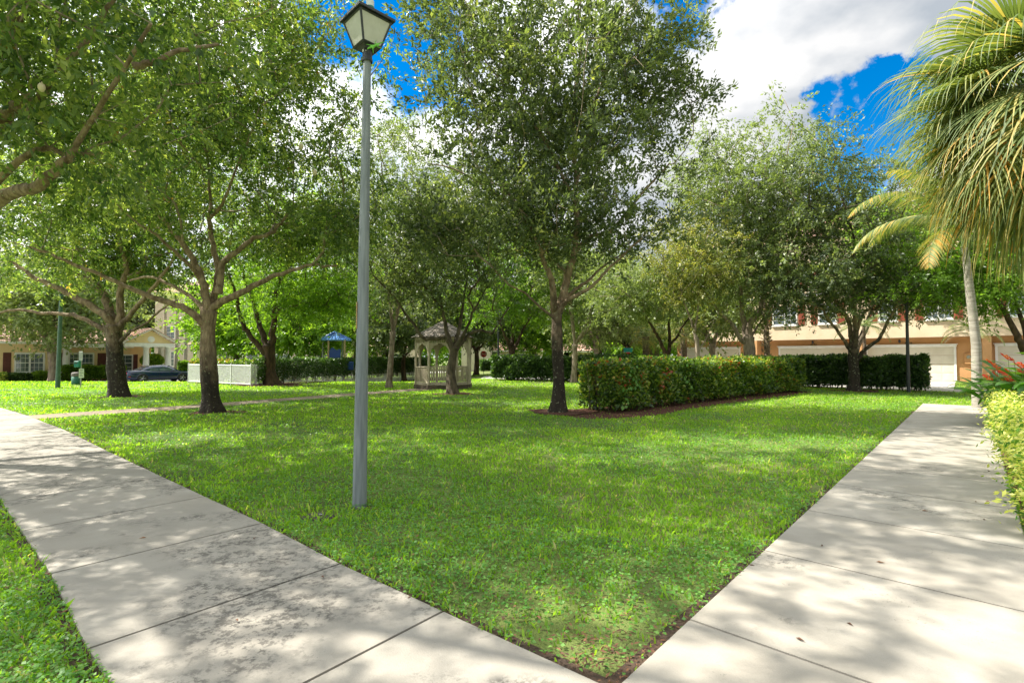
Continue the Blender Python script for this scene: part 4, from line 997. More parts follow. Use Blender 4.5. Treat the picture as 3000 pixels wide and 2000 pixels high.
# planting before the yellow house
def ph(px0, px1, off, h, wd_, n, L, m, label, seed, name='house_hedge'):
    def hit(px): d = ray(px, 1100); o = rd_o-rd_n*off; den = d.x*rd_n.x+d.y*rd_n.y; t = (o.x*rd_n.x+o.y*rd_n.y)/den; return Vector((d.x*t, d.y*t))
    return hedge(name, label, hit(px0), hit(px1), wd_, h, n, L, m, .6, seed, stems=14, rough=.16, z0=.1)
ph(186, 322, 8.2, 1.35, .9, 15000, .15, M['leaf_bright'], 'clipped green hedge under the middle windows of the yellow house', 55)
ph(0, 20, 8.0, .75, .8, 2500, .16, M['leaf_varieg'], 'white and green striped plants at the far left house wall', 56, 'border_plant')
ph(28, 95, 8.0, .70, .8, 6000, .16, M['leaf_darkhedge'], 'dark low shrubs beneath the left window of the yellow house', 57, 'low_shrub')
ph(98, 160, 8.0, .80, .8, 6000, .16, M['leaf_bright'], 'bright low shrubs between the left window and the white column', 58, 'low_shrub')
ph(352, 372, 8.2, 1.2, .8, 3500, .15, M['leaf_bright'], 'small yellow-green hedge beside the porch columns', 59, 'low_shrub')
ph(531, 556, 1.9-2.6, 1.7, .9, 6500, .15, M['leaf_bright'], 'tall leafy shrub at the left end of the white fence by the car', 60, 'tall_shrub')
hedge('low_shrub', 'low bank of shrubs behind the stop sign post', G(1398, 1093)+Vector((0, 6, 0)), G(1450, 1090)+Vector((0, 6, 0)), 2, 1.3, 9000, .2, M['leaf_darkhedge'], .5, 61, stems=10, rough=.3)
# topiary ball
tpx = rd_o-rd_n*8.4; d = ray(446, 1060); tt = (tpx.x*rd_n.x+tpx.y*rd_n.y)/(d.x*rd_n.x+d.y*rd_n.y); tp = Vector((d.x*tt, d.y*tt, -.45))
root = empty('topiary', tp, 'round clipped topiary ball in front of the porch columns', 'shrub')
g = np.random.default_rng(5); n = 5000; uu = norm(g.normal(0, 1, (n, 3))); rad = g.uniform(.75, 1.0, (n, 1))
leaf_obj('foliage', uu*rad*np.array([.95, .95, .62])+np.array([0, 0, 1.75]), uu+g.normal(0, .5, (n, 3)), uu+g.normal(0, .4, (n, 3)), np.full(n, .16), np.full(n, .08), g.random(n), M['leaf_bright'], root)
MB().tube([(0, 0, 0), (.05, 0, .8), (0, 0, 1.6)], [.09, .07, .05], 8).build('trunk', M['bark_olive'], root)

# ================================================================== PALMS
def strips(name, rows, m, parent, rnd):
    """rows: list of (centre pts (k,3), side vec (k,3), width (k,)) ribbons"""
    V = []; F_ = []; R_ = []; c = 0
    for (pts, side, wd_), rv in zip(rows, rnd):
        k = len(pts); a = pts-side*wd_[:, None]; b = pts+side*wd_[:, None]
        V.append(np.stack([a, b], 1).reshape(-1, 3)); i = np.arange(k-1)*2+c
        F_.append(np.stack([i, i+1, i+3, i+2], -1)); R_.append(np.full(k-1, rv)); c += 2*k
    return npmesh(name, np.concatenate(V), 4, np.concatenate(F_), m, parent, np.concatenate(R_))
def pinnate(root, name, origin, az, el, length, nl, ll, lw, m, g, droop=1.2, hang=.6, tone=0.0):
    """one feather frond: curved rachis with leaflets"""
    o = np.array(origin, float); k = 12; a = el; pts = [o]; ds = []
    for i in range(k):
        f = (i+1)/k; a2 = el-droop*f**1.3; dv = np.array([math.cos(az)*math.cos(a2), math.sin(az)*math.cos(a2), math.sin(a2)]); pts.append(pts[-1]+dv*length/k); ds.append(dv)
    pts = np.array(pts); ds.append(ds[-1]); ds = np.array(ds)
    sidev = np.array([-math.sin(az), math.cos(az), 0.0]); rows = []; rn = []
    for i in range(nl):
        f = .12+.88*i/nl
        x = f*k; j = min(int(x), k-1); p = pts[j]+(pts[j+1]-pts[j])*(x-j); dv = ds[j]
        L_ = ll*(math.sin(math.pi*min(1, f*.80+.20))**.6)*g.uniform(.85, 1.1)
        for s in (-1, 1):
            d1 = sidev*s*.85+dv*.55+np.array([0, 0, -.15*hang]); d1 /= np.linalg.norm(d1)
            q = [p]; dd = d1.copy()
            for z_ in range(4): q.append(q[-1]+dd*L_/4); dd = dd+np.array([0, 0, -.34*hang])+g.normal(0, .05, 3); dd /= np.linalg.norm(dd)
            q = np.array(q); sd = np.tile(norm((dv*.9+np.array([0, 0, .3]))[None]), (5, 1)); rows.append((q, sd, np.array([.5, 1, .9, .6, .05])*lw)); rn.append(np.clip(g.uniform(.1, .8)+.12*f+tone, 0, 1))
    fr = strips(name, rows, m, root, rn)
    MB().tube([Vector(p) for p in pts], list(np.linspace(.022, .004, k+1)), 5, cap=False).build('rachis', M['stem'], fr, recalc=False)
    return fr
def fanleaf(root, name, origin, az, el, pet, rad, nseg, m, g, tone=0.0, hang=1.0):
    o = np.array(origin, float); pts = [o]; k = 6
    for i in range(k):
        a = el-.5*((i+1)/k)**2; pts.append(pts[-1]+np.array([math.cos(az)*math.cos(a), math.sin(az)*math.cos(a), math.sin(a)])*pet/k)
    hub = pts[-1]; a = el-.75; fwd = np.array([math.cos(az)*math.cos(a), math.sin(az)*math.cos(a), math.sin(a)]); side = np.array([-math.sin(az), math.cos(az), 0.]); up = np.cross(fwd, side)
    rows = []; rn = []
    for i in range(nseg):
        th = (i/(nseg-1)-.5)*R(250); L_ = rad*(.72+.28*math.cos(th*.5))*g.uniform(.93, 1.07)
        dv = fwd*math.cos(th)+side*math.sin(th)+up*(-.10*abs(math.sin(th)))
        q = [hub]; dd = dv/np.linalg.norm(dv); N_ = 7
        for z_ in range(N_):
            q.append(q[-1]+dd*L_/N_)
            if z_ >= 2: dd = dd+np.array([0, 0, -.30*hang*(z_-1)*.55])+g.normal(0, .03, 3); dd /= np.linalg.norm(dd)
        q = np.array(q); sv = np.cross(dv, up); sv = sv/np.linalg.norm(sv); sd = np.tile(sv, (N_+1, 1))
        rows.append((q, sd, np.array([.15, .55, .9, .95, .75, .5, .3, .04])*rad*.0125)); rn.append(np.clip(g.beta(2, 2.6)+tone, 0, 1))
    lf = strips(name, rows, m, root, rn)
    MB().tube([Vector(p) for p in pts], list(np.linspace(.022, .010, k+1)), 5, cap=False).build('petiole', M['stem'], lf, recalc=False)
    return lf
# big fan palm at the right edge
pc = P(3070, 300, 8.2); pb = Vector((pc.x+.25, pc.y+.1, 0))
fp = empty('fan_palm', pb, 'huge fan palm with long drooping leaf tips filling the top right', 'palm tree')
MB().tube([(0, 0, -.05), (-.05, 0, 2), tuple(pc-pb-Vector((0, 0, .2)))], [.24, .19, .17], 14).build('trunk', M['palmtrunk_rough'], fp)
g = np.random.default_rng(12)
for i in range(58):
    el = R(84)-R(150)*(i/57)**.9; az = i*2.39996+g.normal(0, .15)
    fanleaf(fp, 'palm_leaf', pc-pb, az, el, g.uniform(.9, 1.25), g.uniform(1.5, 2.0), 64, M['palm'], g, tone=(.20 if el < .1 else .02), hang=g.uniform(.7, 1.5))
# slender palm
pc2 = P(2826, 712, 16.5); pb2 = Vector((P(2862, 1045, 16.5).x, 16.5, 0))
sp_ = empty('coconut_palm', pb2, 'slender pale ringed palm trunk rising behind the orange flowers', 'palm tree')
MB().tube([(0, 0, -.05), (-.02, 0, .3)]+[tuple(P(a, b, 16.5)-pb2) for a, b in ((2860, 1010), (2852, 940), (2841, 850), (2832, 770), (2826, 712))], [.17, .145, .13, .125, .115, .10, .085], 16).build('trunk', M['palmtrunk'], sp_)
MB().tube([tuple(pc2-pb2-Vector((0, 0, .15))), tuple(pc2-pb2+Vector((0, 0, .6)))], [.10, .06], 10).build('crownshaft', M['stem'], sp_)
def az_of(dx, dy): return math.atan2(dy, dx)
for (az, el, L_, dr_, tn) in ((R(178), R(58), 4.4, 1.9, .15), (R(200), R(10), 2.6, 1.75, .28), (R(150), R(40), 3.6, 1.8, .1), (R(235), R(45), 3.4, 1.9, .1), (R(280), R(50), 3.4, 1.9, .0), (R(330), R(45), 3.5, 1.8, .0), (R(10), R(50), 3.6, 1.8, .0), (R(60), R(45), 3.6, 1.8, .05), (R(110), R(50), 3.6, 1.8, .05), (R(185), R(78), 3.6, 1.6, .1), (R(90), R(85), 3.2, 1.2, 0), (R(255), R(75), 3.2, 1.5, .1)):
    pinnate(sp_, 'frond', pc2-pb2+Vector((0, 0, .45)), az, el, L_, 62, .85, .020, M['palm'], g, dr_, .9, tn)
# two fan palms in the distance
def small_fan(px, py, Y, label, seed, r=.95, n=20):
    g = np.random.default_rng(seed); c = P(px, py, Y); b = Vector((c.x, Y, float(gz(c.x, Y))))
    e = empty('fan_palm', b, label, 'palm tree', 'fan palms in the distance')
    MB().tube([(0, 0, -.05), (0, 0, (c.z-b.z)*.5), tuple(c-b)], [.2, .2, .24], 10).build('trunk', M['palmtrunk_rough'], e)
    for i in range(n): fanleaf(e, 'palm_leaf', c-b, i*2.39996, R(75)-R(115)*i/n, .8*r, 1.0*r, 22, M['palm'], g, tone=.22, hang=1)
small_fan(1892, 985, 33, 'fan palm with yellowing leaves behind the hedge, left one of two', 3)
small_fan(2003, 975, 34, 'fan palm beside the left end of the garage building', 4)
def small_feather(px, py, Y, label, seed, dead=False, n=11, L_=1.9):
    g = np.random.default_rng(seed); c = P(px, py, Y); b = Vector((c.x, Y, 0))
    e = empty('feather_palm', b, label, 'palm tree', 'small palms before the garages')
    MB().tube([(0, 0, -.05), (.05, 0, (c.z)*.5), tuple(c-b)], [.10, .085, .07], 10).build('trunk', M['palmtrunk_rough'], e)
    for i in range(n): pinnate(e, 'frond', c-b, i*2.39996, R(60)-R(60)*i/n, L_, 30, .38, .013, M['leaf_light'], g, 1.5, .5, .0)
    if dead: pinnate(e, 'dead_frond', c-b-Vector((0, 0, .3)), R(185), R(20), 2.0, 26, .3, .012, M['palm_dry'], g, 1.3, 1)
small_feather(2530, 955, 29, 'small feathery palm between the two garage doors', 5)
small_feather(2850, 965, 29, 'small feathery palm with one dead frond behind the ringed trunk', 6, True)
c = P(2244, 905, 31); b = Vector((c.x, 31, 0)); e = empty('feather_palm', b, 'shaggy brown palm trunk standing by the left garage pillar', 'palm tree', 'small palms before the garages')
g = np.random.default_rng(7)
zt = P(2240, 860, 31).z
MB().tube([(0, 0, -.05), (.05, 0, 1), (0, 0, zt*.6), (-.1, 0, zt)], [.22, .17, .16, .15], 12).build('trunk', M['palmtrunk_rough'], e)
n = 260; zz_ = g.uniform(.4, zt, n); an = g.uniform(0, 6.28, n); C = np.stack([.15*np.cos(an), .15*np.sin(an), zz_], 1); d = np.stack([np.cos(an), np.sin(an), g.uniform(.2, 1.4, n)], 1)
leaf_obj('boots', C, d, g.normal(0, 1, (n, 3)), g.uniform(.15, .3, n), g.uniform(.06, .1, n), g.random(n), M['palm_dry'], e)
for i in range(12): pinnate(e, 'frond', (-.1, 0, zt), i*2.39996, R(75)-R(70)*i/12, 2.4, 36, .45, .015, M['leaf_oak'], g, 1.6, .6, .1)
# tall thin palm trunks before the beige house
for px, Y, tp_ in ((484, 58, 930), (519, 56, 940), (546, 57, 930)):
    c = P(px, tp_-60, Y); b = Vector((c.x, Y, float(gz(c.x, Y)))); 
    e = empty('palm_tree', b, {484: 'leftmost of three thin palm trunks before the beige house', 519: 'middle one of three thin palm trunks before the beige house', 546: 'rightmost thin palm trunk, nearest the white fence'}[px], 'palm tree', 'thin palms before the beige house')
    MB().tube([(0, 0, -.05), (.05, 0, (c.z-b.z)*.5), tuple(c-b)], [.20, .17, .14], 10).build('trunk', M['palmtrunk'], e)
    g = np.random.default_rng(px)
    for i in range(9): pinnate(e, 'frond', c-b, i*2.39996, R(70)-R(60)*i/9, 2.6, 26, .6, .02, M['leaf_light'], g, 1.5, .8, .1)

# ================================================================== HELICONIA
def heliconia(px, Y, n, label, seed, hmax):
    g = np.random.default_rng(seed); cx = (px-1500)/F*Y; root = empty('flowering_plant', (cx, Y, 0), label, 'plant', 'plants with orange flowers by the right sidewalk')
    rows = []; rn = []; st = MB(); fls = []
    for i in range(n):
        a = g.uniform(0, 6.28); r0 = g.uniform(0, .75); b = np.array([math.cos(a)*r0, math.sin(a)*r0*1.2, -.02]); az = a+g.normal(0, .9); H = hmax*g.uniform(.45, 1.0)
        top = b+np.array([math.cos(az)*.22*H, math.sin(az)*.22*H, H*.62])
        st.tube([tuple(b), tuple((b+top)/2), tuple(top)], [.012, .010, .008], 5, cap=False)
        L_ = g.uniform(.55, .95); el = g.uniform(.1, 1.25); q = [top]; ps = []
        for z_ in range(8):
            e2 = el-1.1*(z_/8); q.append(q[-1]+np.array([math.cos(az)*math.cos(e2), math.sin(az)*math.cos(e2), math.sin(e2)])*L_/8)
        sd = np.tile([-math.sin(az), math.cos(az), g.normal(0, .25)], (9, 1)); rows.append((np.array(q), norm(sd), np.array([.1, .5, .85, 1, 1, .9, .7, .42, .03])*g.uniform(.07, .11))); rn.append(g.random())
        if g.random() < .42:
            p = b+np.array([math.cos(az)*.1, math.sin(az)*.1, H*g.uniform(.72, 1.0)]); dr = norm(np.array([[math.cos(az)*.6, math.sin(az)*.6, .55]]))[0]
            st.tube([tuple(b), tuple(p)], [.008, .006], 4, cap=False)
            br = []; brn = []; fls.append((br, brn))
            for z_ in range(6):
                s = -1 if z_ % 2 else 1; o = p+dr*z_*.035; sv = np.array([-math.sin(az), math.cos(az), .5])*s+dr*.9; sv /= np.linalg.norm(sv)
                w0 = .022; br.append((np.array([o, o+sv*.05, o+sv*.13*(1-.08*z_)]), np.tile([0, 0, 1.], (3, 1)), np.array([w0, w0*.8, .001]))); brn.append(g.random())
                br.append((np.array([o, o+sv*.05, o+sv*.13*(1-.08*z_)]), np.tile([math.cos(az), math.sin(az), 0.], (3, 1)), np.array([w0*.7, w0*.6, .001]))); brn.append(g.random())
    strips('leaves', rows, M['heliconia'], root, rn); st.build('stems', M['stem'], root, recalc=False)
    for br, brn in fls: strips('flower', br, M['bract'], root, brn)
HP = [(vb0+vd*t+vn*o) for t, o in ((9.3, .9), (10.6, .95), (10.0, 2.1), (12.2, 1.6), (8.9, 2.9), (11.2, 3.2))]
for i, (v, n, H, lab) in enumerate(zip(HP, (120, 120, 120, 100, 120, 110), (1.75, 1.75, 2.3, 1.9, 2.4, 2.4), (
    'clump of orange-flowered plants at the far end of the variegated hedge', 'orange-flowered clump leaning over the end of the right sidewalk', 'clump with red and orange flowers behind the sidewalk-edge clumps', 'farthest clump of long-leaved flowering plants near the ringed palm', 'flowering clump at the right edge behind the variegated hedge', 'tall flowering clump at the right edge nearest the garages'))):
    heliconia(1500+v.x/v.y*F, v.y, n, lab, 300+i, H)

# ================================================================== LAMP POSTS
def lantern_post(base, top, label, main=True, pole='gray_pole', r0=.078, r1=.042, group=None):
    top = Vector(top)-Vector(base); zt = top.z
    e = empty('street_lamp', base, label, 'street lamp', group)
    pts = [Vector((0, 0, -.06))]+[top*(i/8) for i in range(1, 9)]
    MB().tube(pts, [r0+(r1-r0)*i/8 for i in range(9)], 24).build('pole', M[pole], e)
    T = top; a, b = .152, .285      # half diagonals: bottom and rim
    cl = MB().lathe(T-Vector((0, 0, .07)), [(.056, 0), (.060, .01), (.060, .035), (.054, .045), (.054, .15), (.085, .175)], 24); 
    co = cl.build('collar', M['dark'], e)
    if main:
        s = MB().box((0, 0, 0), (.028, .003, .055), bev=.0006); so_ = s.build('sticker', M['sticker'], co); so_.location = T+Vector((-.035, -.046, .055)); so_.rotation_euler = (0, 0, R(-38))
        MB().lathe((0, 0, 0), [(.001, .008), (.007, .006), (.008, 0)], 8).build('screw', M['rim'], co, T+Vector((.004, -.064, .03))).rotation_euler = (R(90), 0, 0)
    zb, zr = T.z+.10, T.z+.385
    C4 = [(0, -1), (1, 0), (0, 1), (-1, 0)]
    fr = MB(); rb = .011
    lo = [Vector((T.x+x*a, T.y+y*a, zb)) for x, y in C4]; hi = [Vector((T.x+x*b*.93, T.y+y*b*.93, zr)) for x, y in C4]
    for i in range(4):
        j = (i+1) % 4; fr.tube([lo[i], hi[i]], .013, 4, smooth=False); fr.tube([lo[i], lo[j]], .016, 4, smooth=False); fr.tube([hi[i], hi[j]], .013, 4, smooth=False)
    # tray under the panes
    lo2 = [Vector((T.x+x*.085, T.y+y*.085, zb-.045)) for x, y in C4]
    fr.add(lo+lo2, [(0, 1, 5, 4), (1, 2, 6, 5), (2, 3, 7, 6), (3, 0, 4, 7), (4, 5, 6, 7), (3, 2, 1, 0)])
    fr.build('lantern_frame', M['dark'], e)
    for i in range(4):
        j = (i+1) % 4; m_ = (lo[i]+lo[j]+hi[i]+hi[j])/4; f = lambda p: p.lerp(m_, .04)
        cdir = Vector((T.x-m_.x, T.y-m_.y, 0)).normalized()*.006
        MB().prism([f(lo[i]), f(lo[j]), f(hi[j]), f(hi[i])], cdir).build('pane', M['frosted'], e)
    rf = MB(); rim = [Vector((T.x+x*b*1.12, T.y+y*b*1.12, zr+.012)) for x, y in C4]; rim2 = [v+Vector((0, 0, .028)) for v in rim]; ap = [Vector((T.x+x*.04, T.y+y*.04, zr+.15)) for x, y in C4]
    rf.add(rim+rim2+ap, [(3, 2, 1, 0)]+[(i, (i+1) % 4, 4+(i+1) % 4, 4+i) for i in range(4)]+[(4+i, 4+(i+1) % 4, 8+(i+1) % 4, 8+i) for i in range(4)]+[(8, 9, 10, 11)])
    rf.build('lantern_roof', M['dark'], e)
    pcell = MB().lathe((T.x+.03, T.y-.01, zr+.13), [(.001, 0), (.047, 0), (.047, .045), (.043, .05), (.043, .115), (.038, .125), (.001, .127)], 24).build('light_sensor', M['sticker'], e)
    if main: MB().lathe((T.x+.03, T.y-.01, zr+.145), [(.0485, 0), (.0485, .03)], 24).build('sensor_band', M['green_plastic'], pcell)
    return e, T, zb
lb = G(1053, 1485); lt_ = P(1076, 166, lb.y)
lamp, LT, lzb = lantern_post(tuple(lb), tuple(lt_), 'tall grey lamp post with a black four-sided lantern in the middle of the lawn')
# number strip
s0 = P(1049, 884, lb.y-.05)-lb; s1 = P(1047, 962, lb.y-.05)-lb
mid = (s0+s1)/2; hh = (s0.z-s1.z)
x_c = lt_.x*.0
ax = (lt_-lb)*((mid.z)/(lt_-lb).z)
rad_ = .078+(.042-.078)*(mid.z/(lt_-lb).z)
st_dir = Vector((-.90, -.43, 0)).normalized(); tang = Vector((-st_dir.y, st_dir.x, 0))*-1
if tang.x < 0: tang = -tang
cpos = Vector((ax.x, ax.y, mid.z))+st_dir*(rad_+.004)
stp = MB().box((0, 0, 0), (.040, .006, hh), bev=.001).build('number_strip', M['strip'], lamp); stp.location = cpos; stp.rotation_euler = (0, R(.3), math.atan2(tang.y, tang.x))
for i, chx in enumerate('4770170 42'.replace(' ', '')):
    z_ = hh*.5-hh*(i+.6)/9.3
    t_ = text_mesh('digit', chx, .031, basis((0, -.0038, z_), (1, 0, 0), (0, 0, 1)), M['white'], stp, .0006)
# green lizard on the lantern tray
lz = LT+Vector((.125, -.115, .055)); ld = bpy.data.meshes
def lizard(parent_loc):
    root = empty('lizard', lb+parent_loc, 'bright green lizard clinging to the lower right corner of the lantern', 'lizard')
    d = Vector((-.74, -.30, -.55)).normalized(); up = Vector((.25, -.9, .2)); up = (up-d*up.dot(d)).normalized(); s = d.cross(up)
    me = bpy.data.meshes.new('body'); vs = []; es = []; rr = []
    def node(p, r, pa=None):
        vs.append(tuple(d*p[0]+s*p[1]+up*p[2])); rr.append(r)
        if pa is not None: es.append((pa, len(vs)-1))
        return len(vs)-1
    a = node((0, 0, .0), .013); b = node((.035, 0, .004), .014, a); c = node((.062, 0, .003), .010, b); h = node((.082, 0, .006), .0125, c); hs_ = node((.108, 0, .003), .005, h)
    k = node((-.03, 0, 0), .009, a); q = k
    for i in range(1, 6): q = node((-.03-.028*i, .008*math.sin(i*1.2), -.002), max(.0012, .0075-.0013*i), q)
    for at, xx in ((b, .045), (k, -.02)):
        for sg in (-1, 1):
            e1 = node((xx+.012, sg*.03, .004), .0038, at); e2 = node((xx+(.022 if at == b else -.02), sg*.052, -.006), .003, e1)
            for f in (-1, 0, 1): node((xx+(.030 if at == b else -.028)+f*.004, sg*(.060+.003*(1-abs(f))), -.008+f*.0), .0014, e2); 
    me.from_pydata(vs, es, []); o = bpy.data.objects.new('body', me); COL.objects.link(o)
    o.modifiers.new('s', 'SKIN'); 
    for v, r in zip(me.skin_vertices[0].data, rr): v.radius = (r, r)
    me.skin_vertices[0].data[0].use_root = True
    sb = o.modifiers.new('u', 'SUBSURF'); sb.levels = 2; sb.render_levels = 2
    dg = bpy.context.evaluated_depsgraph_get(); me2 = bpy.data.meshes.new_from_object(o.evaluated_get(dg)); bpy.data.objects.remove(o)
    me2.materials.clear(); me2.materials.append(M['lizard']); me2.polygons.foreach_set('use_smooth', [True]*len(me2.polygons)); me2.name = 'body'
    bo = bpy.data.objects.new('body', me2); COL.objects.link(bo); bo.parent = root
    for sg in (-1, 1): MB().lathe((0, 0, 0), [(.0004, -.003), (.003, 0), (.0004, .003)], 8).build('eye', M['ink'], bo, d*.088+s*sg*.0105+up*.011)
lizard(lz)
# meter cover
mp = G(931, 1514)
mc = MB(); mc.lathe((0, 0, -.02), [(.001, 0), (.16, 0), (.165, .022), (.15, .034), (.001, .038)], 20); mb_ = empty('meter_cover', mp, 'dark round utility cover sunk in the ground cover beside the lamp post', 'utility cover')
co = mc.build('lid', M['cover'], mb_); co.scale = (1.05, .8, 1); MB().box((.02, .03, .022), (.04, .015, .008), bev=.002).build('handle', M['rim'], mb_)
rb_ = G(2738, 1147); rb_ = Vector((rb_.x*.975, rb_.y*.975, 0))
lb2 = G(2662, 1150); lantern_post(tuple(lb2), (lb2.x, lb2.y, 4.95), 'dark lamp post standing in front of the right end of the garage hedge', False, 'dark', .08, .05)
lb3 = G(169, 1136); lantern_post(tuple(lb3), (lb3.x+.06, lb3.y, 5.0), 'green lamp post at the left near the road, before the yellow house', False, 'green_pole', .11, .075)
lb4 = Vector((P(1460, 1045, 42).x, 42, 0)); lantern_post(tuple(lb4), (lb4.x, lb4.y, 4.9), 'far black lamp post just right of the red stop sign', False, 'dark', .09, .06)

# ================================================================== STOP SIGNS
def stop_sign(base, zc, w_, label, street=False, yaw=0.0):
    e = empty('stop_sign', base, label, 'stop sign', 'stop signs', yaw); h = zc-base[2]
    MB().box((0, 0, h*.5-.03), (.05, .04, h+.06+(w_*.5)), bev=.008).build('post', M['green_pole'], e)
    def octo(r): return [(math.cos(R(22.5+45*k))*r, math.sin(R(22.5+45*k))*r) for k in range(8)]
    r = w_/2/math.cos(R(22.5))
    pl = MB().prism([(x, -.03, h+z) for x, z in octo(r)], (0, .004, 0)).build('sign_plate', M['white'], e)
    MB().prism([(x, -.034, h+z) for x, z in octo(r*.94)], (0, .002, 0)).build('red_face', M['red'], pl)
    t_ = text_mesh('lettering', 'STOP', w_*.40, Matrix.Translation((0, -.036, h-.01*w_)) @ Matrix(((.86, 0, 0, 0), (0, 0, -1, 0), (0, 1.15, 0, 0), (0, 0, 0, 1))), M['white'], pl, .001)
    # bolder letters
    if street:
        for k, (dz, ln) in enumerate(((.50, .75), (.78, .82))):
            MB().box((0, (-.03 if k == 0 else 0), h+w_*.15+dz*.62), (ln, .006, .20), 0, .002).build('street_name_blade', M['teal'], e)
    return e
sb_ = Vector((P(1417, 1045, 50).x, 50, -.05)); stop_sign(tuple(sb_), P(1417, 1037, 50).z, .62, 'red stop sign on a green post standing on the far grass beyond the gazebo')
s2 = Vector((P(1840, 1045, 46).x, 46, 0)); stop_sign(tuple(s2), P(1840, 1041, 46).z, .62, 'stop sign topped by a teal street-name sign, seen over the clipped hedge', True)
# bag dispenser station and bin
bp_ = G(236, 1134.5); e = empty('dog_waste_station', bp_, 'steel post with green bag box and pale notice standing beside the bin', 'sign post', rz=R(-8))
hp = P(236, 1031, bp_.y).z-bp_.z
MB().box((0, 0, hp*.5-.03), (.05, .04, hp+.06), bev=.006).build('post', M['steel'], e)
MB().box((0, -.03, hp-.22), (.25, .012, .50), bev=.004).build('upper_plate', M['steel'], e)
bx = MB().box((-.14, -.06, hp-.66), (.30, .20, .34), bev=.02).build('bag_box', M['green_plastic'], e); MB().box((-.14, -.167, hp-.60), (.18, .01, .05), bev=.003).build('slot', M['ink'], bx)
sg = MB().box((.07, -.035, hp-1.15), (.32, .008, .50), bev=.003).build('notice', M['signback'], e)
for k in range(5): MB().box((.07, -.041, hp-.98-k*.08), ((.22, .17, .24, .15, .2)[k], .003, .022)).build('printed_line', M['ink'], sg)
bb = G(223.5, 1126.5); e = empty('litter_bin', bb, 'dark green round litter bin beside the bag dispenser post', 'bin'); rr_ = .24
MB().lathe((0, 0, 0), [(.001, 0), (rr_*.92, 0), (rr_*.98, .04), (rr_, .52), (.001, .52)], 20).build('drum', M['bin_green'], e)
MB().lathe((0, 0, 0), [(rr_*1.03, .50), (rr_*1.05, .54), (rr_*1.03, .68), (rr_*.85, .73), (.001, .75)], 20).build('lid', M['bin_lid'], e)

# ================================================================== PICKET FENCE
def picket(p0, p1, label, h=1.22, sp_=.105, post=2.4):
    ln = (p1-p0).length; u = (p1-p0).normalized(); zb = 0
    e = empty('picket_fence', (p0.x, p0.y, 0), label, 'fence', 'white picket fence runs'); rz = math.atan2(u.y, u.x)
    n = int(ln/sp_); mb = MB()
    for i in range(1, n):
        t = i*sp_
        if min(abs(t-k*post) for k in range(int(ln/post)+2)) < .05: continue
        x, y = u.x*t, u.y*t; zg = float(gz(p0.x+x, p0.y+y)); mb.box((x, y, zg+.06+h/2-.03), (.042, .022, h-.06), rz)
    mb.build('pickets', M['white_fence'], e, recalc=False)
    for zz_ in (.12, h-.06):
        m2 = MB(); k = 6
        for i in range(k):
            a = u*ln*i/k; b = u*ln*(i+1)/k; m2.tube([(a.x, a.y, float(gz(p0.x+a.x, p0.y+a.y))+zz_), (b.x, b.y, float(gz(p0.x+b.x, p0.y+b.y))+zz_)], .026, 4, smooth=False)
        m2.build('rail', M['white_fence'], e)
    k = 0
    while k*post <= ln+.01:
        t = k*post; x, y = u.x*t, u.y*t; zg = float(gz(p0.x+x, p0.y+y)); m2 = MB().box((x, y, zg+h/2), (.06, .06, h+.06), rz, .008); m2.box((x, y, zg+h+.04), (.075, .075, .02), rz, .006); m2.build('post', M['white_fence'], e); k += 1
picket(pfl, pfc, 'sunlit white picket fence stretch running left from the old dark trunk')
picket(pfc, pfr+fa*2.6, 'white picket fence stretch facing the lawn with a hedge growing inside it')

# ================================================================== GAZEBO
gc = Vector((-3.66, 27.4, 0)); ge = empty('gazebo', gc, 'weathered white wooden gazebo with a grey shingled roof beyond the lawn', 'gazebo')
Ra = 1.37; Rc = Ra/math.cos(R(22.5)); va = [R(22.5+45*k) for k in range(8)]
OC = lambda r, z: [Vector((math.cos(a)*r/math.cos(R(22.5)), math.sin(a)*r/math.cos(R(22.5)), z)) for a in va]
MB().prism(OC(1.47, -.08), (0, 0, .30)).build('base', M['wood_dark'], ge)
fl_d = MB()
for k in range(18):
    x = -1.45+2.9*(k+.5)/18; half = min(1.45, math.sqrt(max(.05, 1.55**2-x*x))); half = min(half, 1.47*math.sqrt(2)*1.0-abs(x)+.05)
    fl_d.box((x, 0, .235), (.15, 2*half*.98, .03), 0, .004)
fl_d.build('floor', M['wood'], ge)
for a in va:
    p = Vector((math.cos(a)*Rc, math.sin(a)*Rc, 0))
    MB().box((p.x, p.y, .25+1.2), (.11, .11, 2.42), a, .012).build('post', M['wood'], ge)
open_k = 3       # side left open, facing the footpath
